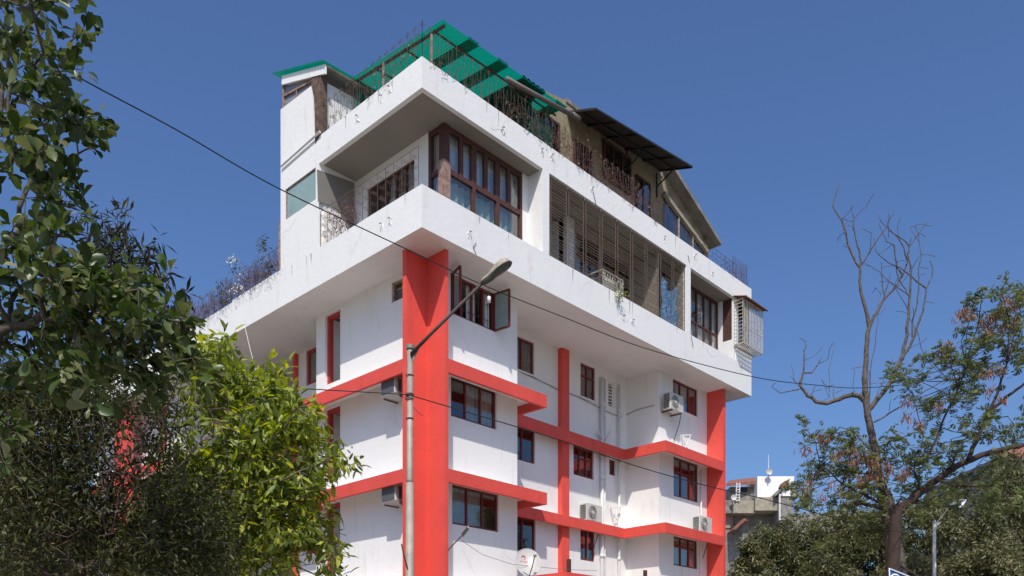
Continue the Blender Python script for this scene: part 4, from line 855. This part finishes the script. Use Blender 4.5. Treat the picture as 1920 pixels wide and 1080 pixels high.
# upper thinner limbs come from the same trunk off frame: second flush of smaller leaves
# narrow-leaved dark tree just behind
nx_px = [(200,420),(215,440),(235,455),(222,480),(240,490),(250,470),(205,465),(190,450),(262,480),(270,505),(245,520),(290,540),(300,560),(282,580),(310,585),(318,560),(325,600),(230,510),(210,500),(195,490),(180,470),(260,550),(275,610),(215,410),(295,620),(180,430)]
tree('narrow_leaved_tree', 'dark tree with narrow drooping leaves rising behind the broad leaved one', 'tree', [at(60, 1500, 12.9), at(90, 1000, 12.7), at(120, 750, 12.6), at(160, 600, 12.5)], clusters_px(nx_px, 12.0, 13.0), 4, .15, 8, LEAF_NARROW, .20, 'lf_purple', 'bark', .004, spread=.45, up=.6, droop=.55, step=.18, jitter=.02, tone=(.5, .25), split=.04)
# dark thicket low left
th = [(RNG.uniform(-40, 330), RNG.uniform(735, 1090)) for _ in range(270)]+[(RNG.uniform(-40, 180), RNG.uniform(690, 760)) for _ in range(60)]+[(RNG.uniform(250, 420), RNG.uniform(900, 1090)) for _ in range(90)]
th = [q for q in th if not (212 < q[0] < 275 and 775 < q[1] < 985) and not (325 < q[0] < 400 and 800 < q[1] < 905)]
tree('dense_shrub_tree', 'dense dark small leaved tree filling the lower left corner', 'tree', [at(120, 1700, 11.5), at(130, 1200, 11.4), at(150, 1000, 11.3)], clusters_px(th, 10.2, 12.0), 5, .22, 13, LEAF_POINT, .085, 'lf_dark', 'bark', .005, spread=.8, up=.9, step=.25, jitter=.04, tone=(.4, .3), off=.07)
# leafless twiggy tree in the thicket
tw = [(RNG.uniform(0, 330), RNG.uniform(790, 1060)) for _ in range(90)]+[(420, 770), (412, 800), (432, 790), (400, 820), (440, 810), (380, 830), (300, 700), (330, 730), (250, 700), (200, 760), (150, 780)]
rt = thing('bare_twiggy_tree', 'leafless tree with a mass of fine upright twigs within the lower left thicket', 'tree', tuple(at(190, 1600, 11.2)))
nodes, par, r, ends = grow([at(190, 1600, 11.2), at(195, 1080, 11.2), at(205, 900, 11.2)], np.concatenate([clusters_px(tw, 10.0, 11.3), clusters_px([(x+RNG.normal(0, 14), y-RNG.uniform(10, 50)) for x, y in tw for _ in (0, 1)], 10.0, 11.3)]), .16, .03, .0034, .032)
build_branches(nodes, par, r, 'vine', rt, .03)
# bright green tree in front of the left facade
br = []
poly = [(372, 655), (400, 640), (435, 648), (470, 700), (520, 728), (570, 765), (600, 790), (575, 830), (622, 855), (605, 905), (585, 930), (618, 960), (608, 1000), (628, 1040), (628, 1090), (250, 1090), (262, 980), (300, 900), (350, 830), (372, 760)]
def inside(x, y, P):
    c = False; j = len(P)-1
    for i in range(len(P)):
        if (P[i][1] > y) != (P[j][1] > y) and x < (P[j][0]-P[i][0])*(y-P[i][1])/(P[j][1]-P[i][1])+P[i][0]: c = not c
        j = i
    return c
while len(br) < 285:
    x, y = RNG.uniform(240, 670), RNG.uniform(644, 1092)
    if inside(x, y, poly) and not (385 < x < 425 and 770 < y < 850): br.append((x, y))
br += [(640, 852), (652, 858), (628, 850), (425, 652), (400, 655), (385, 665), (440, 665), (600, 805), (611, 812), (560, 778), (575, 782), (590, 795), (480, 720), (500, 728), (520, 738), (628, 965), (632, 1050), (626, 1010), (600, 900), (450, 690), (463, 705)]
tree('bright_green_tree', 'sunlit bright green tree with drooping pointed leaves in front of the left facade', 'tree', [at(430, 1750, 13.4), at(425, 1200, 13.4), at(420, 1000, 13.3), at(415, 880, 13.3), at(412, 790, 13.3)], clusters_px([(x-10, y+6) for x, y in br], 12.2, 14.4), 5, .15, 8, LEAF_POINT, .165, 'lf_bright', 'barkpale', .0050, spread=.6, up=.9, droop=.45, step=.25, jitter=.04, tone=(.5, .3), off=.045, rmax=.13)

# ================================================================ right side: bare tree, feathery tree, hedge of mango trees
def c5(l): return [(1420+.352*x, 340+.352*y) for x, y in l]
def c6(l): return [(1340+.352*x, 700+.352*y) for x, y in l]
DT = 24.0
limbs = [(c6([(900,640),(880,560),(862,470),(850,380),(830,300),(815,230),(810,180),(800,100),(800,0)])+c5([(580,950),(585,850),(595,780),(585,710),(565,640),(550,580),(548,500),(552,430)]), .20, .045),
 (c5([(548,465),(510,400),(480,330),(465,260),(430,180),(402,130),(415,80),(430,35),(440,20)]), .05, .015), (c5([(552,430),(535,350),(520,280),(515,200),(500,150),(497,130)]), .04, .01), (c5([(515,200),(545,165),(575,142)]), .015, .007), (c5([(480,330),(475,260)]),.02,.008),
 (c5([(515,215),(480,210),(450,195)]), .015, .007), (c5([(555,440),(590,390),(620,340),(660,280),(695,235),(720,180),(727,155)]), .035, .007), (c5([(600,385),(605,330),(610,275),(560,250)]), .02, .007),
 (c5([(590,790),(620,720),(660,650),(700,600),(745,550),(775,500),(800,430),(808,350),(850,290),(880,250),(905,215)]), .07, .012), (c5([(675,620),(680,590),(700,530),(710,490)]), .025, .01), (c5([(672,600),(665,520),(660,430)]), .03, .012),
 (c5([(640,660),(660,600),(628,565)]), .012, .006), (c5([(808,345),(770,305),(730,280),(690,245),(660,215),(640,180)]), .03, .008), (c5([(800,420),(780,350),(750,300),(700,260)]), .03, .012), (c5([(775,500),(745,460),(735,400),(725,340),(690,320),(670,280),(650,230),(660,200)]), .03, .008),
 (c6([(815,200),(850,160),(900,100),(950,20)])+c5([(740,1000),(775,920),(790,850),(800,750),(808,650),(815,560),(820,470),(810,420),(800,380)]), .11, .03), (c5([(745,990),(800,900),(840,820),(865,740),(890,640),(900,570),(930,510),(935,460),(920,425)]), .07, .018),
 (c5([(900,570),(850,535),(800,490),(760,460),(700,435),(670,410),(630,370),(620,300)]), .035, .008), (c5([(850,790),(870,880),(900,940),(950,1000),(985,1030)]), .02, .008), (c5([(825,830),(825,760),(845,680),(860,580),(858,480),(875,400),(862,320),(850,260),(840,240)]), .035, .008),
 (c5([(820,470),(850,420),(875,390)]), .02, .008), (c5([(862,320),(840,290),(810,245)]), .015, .006), (c5([(808,610),(760,575),(700,530),(650,480),(600,450),(560,430)]), .025, .01), (c5([(800,600),(760,530),(740,470),(730,340)]), .025, .012), (c5([(808,700),(780,640),(740,575),(690,520)]), .02, .008),
 (c6([(820,230),(825,120),(828,40)])+c5([(610,950),(630,850),(640,720)]), .03, .01), (c6([(820,220),(850,140),(900,30)])+c5([(690,1020),(745,955)]), .02, .008),
 (c6([(800,150),(770,120),(735,115),(690,125),(640,145),(600,160),(540,152),(495,120),(460,75),(455,50),(470,0)])+c5([(245,1020),(250,930),(255,850),(225,835)]), .11, .014), (c5([(245,1020),(290,1020),(320,980),(345,930)]), .035, .01), (c5([(330,970),(375,950)]), .015, .006),
 (c6([(450,85),(400,95),(350,105),(305,75)]), .03, .008), (c6([(450,70),(405,15)]), .02, .006), (c6([(640,135),(630,110),(634,80)]), .02, .012), (c6([(612,130),(590,80),(570,30)]), .015, .007), (c6([(610,120),(612,60)])+c5([(380,1000),(412,870)]), .012, .006), (c6([(500,120),(530,95)]), .015, .006), (c6([(720,112),(745,95)]), .03, .015),
 (c6([(850,260),(920,220),(1000,170),(1100,110),(1200,50),(1300,-20)]), .035, .012), (c6([(860,360),(760,355),(650,358),(580,320)]), .008, .005), (c5([(640,1075),(600,1080)]), .01, .006)]
bt = thing('bare_tree', 'tall leafless tree with twisting grey branches against the sky at right', 'tree', tuple(at(1690, 1300, DT)))
P_, Q_, R0_, R1_ = [], [], [], []
ctr = at(1640, 600, DT)
def limb_add(pts, r0, r1, zoff, P_=P_, Q_=Q_, R0_=R0_, R1_=R1_, wig=2.0):
    z = DT+zoff; dz = RNG.normal(0, .25); pp = []; 
    for i in range(len(pts)-1):
        (x0, y0), (x1, y1) = pts[i], pts[i+1]; k = max(1, int(math.hypot(x1-x0, y1-y0)/9))
        for j in range(k): s = j/k; pp.append((x0+(x1-x0)*s+(RNG.normal(0, wig*.45) if j else 0), y0+(y1-y0)*s+(RNG.normal(0, wig*.45) if j else 0)))
    pp.append(pts[-1]); n = len(pp); W3 = [at(x, y, z+dz*i/n) for i, (x, y) in enumerate(pp)]
    for i in range(n-1): P_.append(W3[i]); Q_.append(W3[i+1]); R0_.append(r0+(r1-r0)*i/(n-1)); R1_.append(r0+(r1-r0)*(i+1)/(n-1))
    return W3
for pts, r0, r1 in limbs:
    W3 = limb_add(pts, r0*.66, max(r1*.62, .006), 0)
    for _ in range(max(1, len(W3)//7)):     # small twigs off each limb
        s = np.array(W3[int(RNG.integers(1, len(W3)))]); v = RNG.normal(0, 1, 3)+np.array([0, 0, .8]); v /= np.linalg.norm(v)
        for k in range(int(RNG.integers(2, 6))): v += RNG.normal(0, .25, 3); v /= np.linalg.norm(v); e = s+v*.13; P_.append(s); Q_.append(e); R0_.append(.008); R1_.append(.006); s = e
edges_mesh('branches', np.array(P_), np.array(Q_), R0_, R1_, 'barkdead', bt, 7)
MB().tube([at(1690, 1275+EYE*F/DT-2, DT), at(1686, 1100, DT), at(1668, 960, DT), at(1655, 920, DT)], [.30, .27, .22, .2], 12).build('trunk', 'barkdead', bt, smooth=True)
# feathery tree
ft = thing('feathery_tree', 'spreading tree with feathery leaves and hanging brown pods at the right edge', 'tree', tuple(at(1672, 1330, DT-1)))
P2, Q2, R2a, R2b = [], [], [], []
for pts, r0, r1 in [(c6([(975,735),(1040,680),(1100,630),(1180,570),(1260,510),(1340,470),(1400,445),(1480,415),(1560,400),(1700,370)]), .17, .07), (c6([(1350,460),(1390,370),(1440,250),(1500,120),(1545,-20),(1570,-80)]), .09, .03), (c6([(1110,490),(1170,370),(1230,220),(1290,100),(1330,0),(1345,-80)]), .06, .02),
                    (c6([(1440,250),(1480,190),(1560,120),(1700,20)]), .07, .04), (c6([(940,740),(900,650),(870,560)]), .12, .08), (c6([(960,760),(900,720),(780,690),(720,720),(780,650),(830,560),(850,450),(800,380),(740,310),(710,290)]), .09, .012), (c6([(1260,510),(1300,400),(1370,300)]), .05, .02), (c6([(960,1000),(1080,1080)]), .05, .04),
                    (c6([(1180,570),(1300,600),(1450,600),(1600,560)]), .05, .015), (c6([(960,740),(860,680),(700,600),(560,480),(530,350),(480,290)]), .06, .008), (c6([(1100,630),(1060,520),(1100,400),(1120,300)]), .04, .01)]:
    limb_add(pts, r0*.72, r1*.7, -1, P2, Q2, R2a, R2b, 1.5)
edges_mesh('branches', np.array(P2), np.array(Q2), R2a, R2b, 'barkred', ft, 8)
MB().tube([at(1672, 1275+EYE*F/(DT-1)-2, DT-1), at(1673, 1150, DT-1), at(1674, 1060, DT-1), at(1679, 990, DT-1), at(1681, 960, DT-1), at(1690, 945, DT-1)], [.25, .19, .175, .165, .15, .12], 14).build('trunk', 'barkred', ft, smooth=True)
fpx = [(1530,828),(1540,822),(1555,826),(1550,862),(1570,880),(1590,850),(1600,880),(1620,862),(1650,840),(1640,880),(1680,830),(1700,822),(1670,860),(1700,862),(1720,880),(1740,862),(1690,900),(1660,902),(1620,912),(1580,910),(1540,902),(1520,912),(1500,925),(1730,902),(1750,830),(1760,800),(1780,780),(1740,762),(1728,745),(1712,722),(1692,706),(1800,760),(1820,740),(1830,790),(1850,770),(1862,800),(1872,830),(1840,702),(1860,682),(1822,690),(1880,702),(1900,680),(1910,640),(1890,620),(1870,602),(1852,592),(1832,582),(1815,602),(1900,580),(1915,560),(1850,545),(1880,552),(1782,690),(1752,700),(1762,672),(1790,664),(1900,762),(1912,800),(1900,850),(1880,870),(1850,880),(1850,902),(1900,902),(1792,840),(1760,862),(1630,940),(1600,952),(1660,940),(1700,940),(1720,930),(1740,942),(1600,980),(1640,962),(1560,930),(1870,922),(1900,940),(1820,922),(1805,880),(1780,900),(1810,830),(1770,730),(1800,720),(1830,650),(1850,640),(1880,650),(1920,700),(1925,600),(1610,830),(1630,850),(1585,900),(1560,960),(1530,950),(1500,960),(1680,980),(1720,980),(1650,1000),(1620,1010),(1760,930),(1790,940),(1560,1000)]
fpx = fpx+fpx[::3]
fc = np.array([A(x+RNG.normal(0, 9), y+RNG.normal(0, 9), RNG.uniform(DT-1.9, DT+1.5)) for x, y in fpx])
lat_ = np.array(P2); near_i = [lat_[np.argmin(np.linalg.norm(lat_-c_, axis=1))] for c_ in fc]
pp_, qq_ = [], []
for s, e in zip(near_i, fc):
    mid = (s+e)/2+RNG.normal(0, .12, 3)+np.array([0, 0, .1]); pp_ += [s, mid]; qq_ += [mid, e]
edges_mesh('twigs', pp_, qq_, np.full(len(pp_), .014), np.full(len(pp_), .009), 'barkred', ft, 4)
# one frond = rachis with paired thin pinnae, each pinna a narrow toothed blade
FR_V, FR_F = [], []
for i in range(9):
    x = .08+.10*i; ln = .36*math.sin(math.pi*(i+1.8)/11.5)+.08
    for sg in (-1, 1):
        b = len(FR_V); FR_V += [(x, 0, 0), (x+.02*ln, sg*ln*.55, -.03), (x+.38*ln, sg*ln, -.12), (x+.26*ln+.038, sg*ln*.5, -.03)]; FR_F.append((b, b+1, b+2, b+3))
FR = (FR_V, FR_F)
tips = sub_tips(fc, 5, .19); n = len(tips)*9; d = RNG.normal(0, 1, (n, 3)); d[:, 2] = d[:, 2]*.5-.15; quads_leaves('crown', np.repeat(tips, 9, 0)+rnd(n, .07), d, RNG.normal(0, .35, (n, 3))+np.array([0, 0, 1]), RNG.uniform(.12, .21, n), FR, 'lf_fern', ft, np.clip(RNG.normal(.45, .25, n), 0, 1))
podc = [(1512,842),(1548,820),(1596,846),(1600,860),(1570,850),(1625,855),(1640,865),(1662,868),(1665,880),(1700,880),(1850,596),(1868,590),(1898,570),(1905,600),(1888,560),(1815,590),(1770,660),(1775,645),(1855,620),(1850,700),(1870,690),(1700,780),(1720,790),(1560,905),(1540,930),(1590,930),(1610,900),(1520,900),(1640,890),(1700,750),(1770,610+60),(1630,890),(1510,920),(1690,890),(1800,590),(1808,582),(1880,610),(1856,730),(1880,745),(1760,760)]
pc = np.array([A(x, y, DT-1.6) for x, y in podc]); 
for c_ in pc:
    n = 36; d = RNG.normal(0, .4, (n, 3))+np.array([0, 0, -1]); quads_leaves('seed_pods', c_+rnd(n, .08), d, rnd(n), RNG.uniform(.12, .21, n), LEAF_NARROW, 'pod', ft)
# dense round-crowned trees behind
def mango(px0, px1, ytop, depth, label, seed, n=17000, lm='lf_mango', size=.17, tone=.5, name='mango_tree'):
    cxp = (px0+px1)/2; c0 = at(cxp, 1275, depth); wid = (px1-px0)/F*depth/2; ht = (YH-ytop)/F*depth+EYE; root = thing(name, label, 'tree', (c0.x, c0.y, 0), 'dense trees behind the road')
    MB().tube([(c0.x, c0.y, 0), (c0.x+.1, c0.y, ht*.3), (c0.x-.2, c0.y, ht*.6)], [.35, .28, .15], 9).build('trunk', 'bark', root, smooth=True)
    # lobes covering the crown
    k = 60; cen = []; rad = []
    while len(cen) < k:
        v = RNG.normal(0, 1, 3); v /= np.linalg.norm(v); v[2] = abs(v[2])*1.3-.25
        rr = RNG.uniform(.55, .9); cen.append(np.array([c0.x, c0.y, ht*.52])+v*rr*np.array([wid*1.0, wid*1.0, ht*.42])); rad.append(RNG.uniform(.15, .26)*wid)
    cen = np.array(cen); rad = np.array(rad); i = RNG.integers(0, k, n); v = RNG.normal(0, 1, (n, 3)); v /= np.linalg.norm(v, axis=1, keepdims=True)
    pos = cen[i]+v*rad[i][:, None]*RNG.uniform(.75, 1.08, (n, 1)); lobe = RNG.normal(0, .10, k)[i]
    d = v*.5+RNG.normal(0, .6, (n, 3)); d[:, 2] -= .5
    quads_leaves('crown', pos, d, v+rnd(n, .5), RNG.uniform(.7, 1.3, n)*size, LEAF_POINT, lm, root, np.clip(RNG.normal(tone, .22, n)+lobe, 0, 1))
    idx = RNG.choice(k, 18, replace=False); b0 = np.array([c0.x, c0.y, ht*.4]); edges_mesh('branches', np.repeat(b0[None], 18, 0), cen[idx], np.full(18, .12), np.full(18, .04), 'bark', root, 5)
mango(1360, 1575, 915, 38, 'low dense tree with round crown beside the right end column', 1, 30000)
mango(1490, 1720, 905, 36, 'dense tree behind the dark trunk of the feathery tree', 2, 30000)
mango(1660, 1900, 860, 38, 'dense tree behind the white lamp post', 3, 30000)
mango(1790, 2090, 820, 42, 'tall dense tree at the right edge of the frame', 4, 34000)
mango(1560, 1800, 1010, 29, 'paler low bush tree below the white lamp post', 5, 18000, tone=.75, name='bush')
mango(1350, 1470, 985, 33, 'low leafy bush at the foot of the right end column', 6, 12000, tone=.6, name='bush')
mango(1740, 1980, 985, 31, 'low dense bush at the lower right corner', 7, 20000, tone=.7, name='bush')
mango(1440, 1620, 1015, 31, 'low dark bush below the right end of the hedge of trees', 9, 16000, tone=.45, name='bush')
mango(-320, 215, 738, 26, 'dark tree far behind the thicket at the left edge', 8, 34000, 'lf_dark', size=.2)

# ================================================================ distant house
DH = 70.0
def hp(px, py, d=DH): return at(px, py, d)
hx = Vector((_u.x, -_u.y*0, 0))
Rv = Vector((_u.x, _v.x, 0)).normalized(); Fv = Vector((_u.y, _v.y, 0)).normalized()
H = thing('distant_house', 'stained concrete house with a white roof block far behind the trees right of the building', 'house', (hp(1430, 1275).x, hp(1430, 1275).y, 0))
def hbox(px0, px1, pyt, pyb, d, dep, m, name, par=H):
    a = at(px0, pyb, d); b = at(px1, pyb, d); c_ = at(px0, pyt, d); return MB().prism([a, b, Vector((b.x, b.y, c_.z)), Vector((a.x, a.y, c_.z))], Fv*dep).build(name, m, par)
hbox(1345, 1620, 962, 1200, 70, 12, 'concrete', 'wall'); hbox(1369, 1420, 913, 962, 70.5, 8, 'concrete', 'upper_wall'); hbox(1420, 1489, 893, 934, 69.5, 6, 'white', 'roof_block'); hbox(1340, 1375, 938, 962, 69.2, 5, 'concrete', 'parapet'); hbox(1375, 1418, 938, 962, 68.8, 5, 'slab', 'parapet'); hbox(1416, 1462, 932, 957, 68.4, 5, 'slab', 'parapet'); hbox(1342, 1374, 962, 990, 69.9, 5, 'room', 'brown_wall')  # low left block in plain brown beside the concrete walls
MB().prism([at(1362, 912, 69.5), at(1368, 906, 71), at(1420, 900, 72), at(1420, 907, 70)], (0, 0, .25)).build('tiled_roof', 'tile', H)
hbox(1388, 1401, 913, 922, 70.4, .5, 'dark', 'window'); hbox(1461, 1486, 931, 975, 68, 2, 'concrete', 'porch'); hbox(1461, 1463.5, 926, 975, 67.9, .3, 'pipew', 'porch_post')
gm = [at(1453, 927, 67.8), at(1476, 905, 67.8), at(1500, 925, 67.8), at(1500, 931, 67.8), at(1476, 911, 67.8), at(1453, 931, 67.8)]; MB().prism(gm, Fv*2.5).build('porch_roof', 'concrete', H)
ga = [at(1463, 930, 67.9), at(1466, 921, 67.9), at(1474, 915, 67.9), at(1483, 915, 67.9), at(1491, 922, 67.9), at(1494, 930, 67.9)]; MB().prism(ga, Fv*2.2).build('porch_gable', 'white', H)
ga = [at(1466, 911, 67.5), at(1470, 903, 67.5), at(1482, 897, 67.5), at(1478, 906, 67.5), at(1470, 912, 67.5)]; MB().prism(ga, Fv*1).build('broken_tiles', 'tile', H)
MB().prism([at(1375, 992, 68), at(1396, 971, 68), at(1404, 977, 68), at(1398, 976, 68), at(1379, 993, 68)], Fv*2).build('dormer_trim', 'tile', H)
lad = MB()
for px in (1380, 1386): lad.bar(at(px, 940, 68.7), at(px+1.5, 905, 68.7), .07)
for k in range(7): lad.bar(at(1380+k*.2, 938-k*5, 68.7), at(1386+k*.2, 938-k*5, 68.7), .05)
tag(lad.build('ladder', 'pipew'), 'pale metal ladder leaning on the far stained house', 'ladder')
def disc(px, py, d, r, name, label, tilt=(.3, -.9, .2)):
    c_ = at(px, py, d); n_ = (CAM-c_).normalized()+Vector((.25, -.1, .25)); n_.normalize(); a = n_.orthogonal().normalized(); b = n_.cross(a); mb = MB(); t = thing(name, label, 'satellite dish', c_)
    for i in range(4):
        for k in range(20):
            f = lambda rr, q: c_+(a*math.cos(q)+b*math.sin(q))*rr*r-n_*.12*r*2*(1-rr*rr); q0, q1 = 2*math.pi*k/20, 2*math.pi*(k+1)/20; mb.quad(f(i/4, q0), f((i+1)/4, q0), f((i+1)/4, q1), f(i/4, q1))
    mb.build('reflector', 'dish', t, smooth=True); MB().tube([c_-n_*.1, c_-n_*.1+Vector((0, 0, -.55))], .05, 6).build('mast', 'galv', t); return t
disc(1442.5, 884, 69, .26, 'satellite_dish', 'round pale satellite dish on the far white roof block')
disc(1376, 932.5, 68.6, .24, 'satellite_dish', 'pale satellite dish beside the ladder on the far stained house')
tag(MB().tube([at(1441, 892, 69.3), at(1441, 852, 69.3)], [.05, .02], 6).build('antenna_mast', 'pipew'), 'thin white antenna mast on the far white roof block', 'antenna')
# far roof peeking at the right edge
H2 = thing('far_house', 'tiled house partly hidden behind the feathery tree at the right edge', 'house', (at(1900, 1275, 62).x, at(1900, 1275, 62).y, 0))
hbox(1860, 2040, 862, 1200, 62, 10, 'concrete', 'wall', H2); MB().prism([at(1866, 862, 61.5), at(1885, 846, 63), at(2050, 838, 64), at(2050, 858, 61.5)], (0, 0, .3)).build('tiled_roof', 'tile', H2)
# white lamp post with twin flat heads
DP = 27.0
a = at(1752, 1100, DP); t = thing('white_lamp_post', 'slim white lamp post with a flat white panel among the right trees', 'lamp post', (a.x, a.y, 0))
MB().tube([(a.x, a.y, 0), (a.x, a.y, at(1752, 976, DP).z)], [.07, .05], 10).build('pole', 'pipew', t, smooth=True)
MB().prism([at(1753, 983, DP), at(1766, 977, DP), at(1763, 981, DP), at(1754, 990, DP)], Fv*.05).build('arm', 'pipew', t)
MB().prism([at(1799, 952, DP-.6), at(1799, 935.5, DP-.2), at(1813, 937, DP-.3), at(1800, 952, DP-.6)][:3]+[at(1806, 947, DP-.5), at(1799.5, 952, DP-.6)], Fv*.04).build('panel', 'signw', t)
m = MB(); m.tube([at(1779, 951, DP-.4), at(1785, 945, DP-.4), at(1799, 944, DP-.4)], [.02, .05, .03], 6).tube([at(1753, 985, DP), at(1779, 951, DP-.4)], .018, 6); m.build('bracket', 'pipew', t)
# blue sign, only its top shows
t = thing('blue_sign', 'blue signboard with white border and white figure peeking in at the bottom right', 'sign', at(1690, 1100, 15))
P4 = [at(1666.5, 1066, 15), at(1709, 1083, 15.3), at(1709, 1150, 15.3), at(1672, 1150, 15)]; MB().prism(P4, Fv*.03).build('sign_board', 'blue', t)
m = MB(); o_ = -Fv*.012
for a, b in ((0, 1), (1, 2), (2, 3), (3, 0)): m.bar(P4[a]+o_, P4[b]+o_, .022, .016, up=Fv)
m.tube([at(1673+8*math.cos(q)+5, 1086+9*math.sin(q), 14.96) for q in np.linspace(math.pi, 2*math.pi, 10)], .016, 5).tube([at(1679, 1076, 14.95), at(1679, 1079, 14.95)], .02, 6); m.build('sign_border', 'signw', t)
MB().tube([at(1690, 1100, 15.2), Vector((at(1690, 1100, 15.2).x, at(1690, 1100, 15.2).y, 0))], .03, 8).build('post', 'galv', t)
# remove every temporary datum that is not linked
for me in [m_ for m_ in bpy.data.meshes if m_.users == 0]: bpy.data.meshes.remove(me)
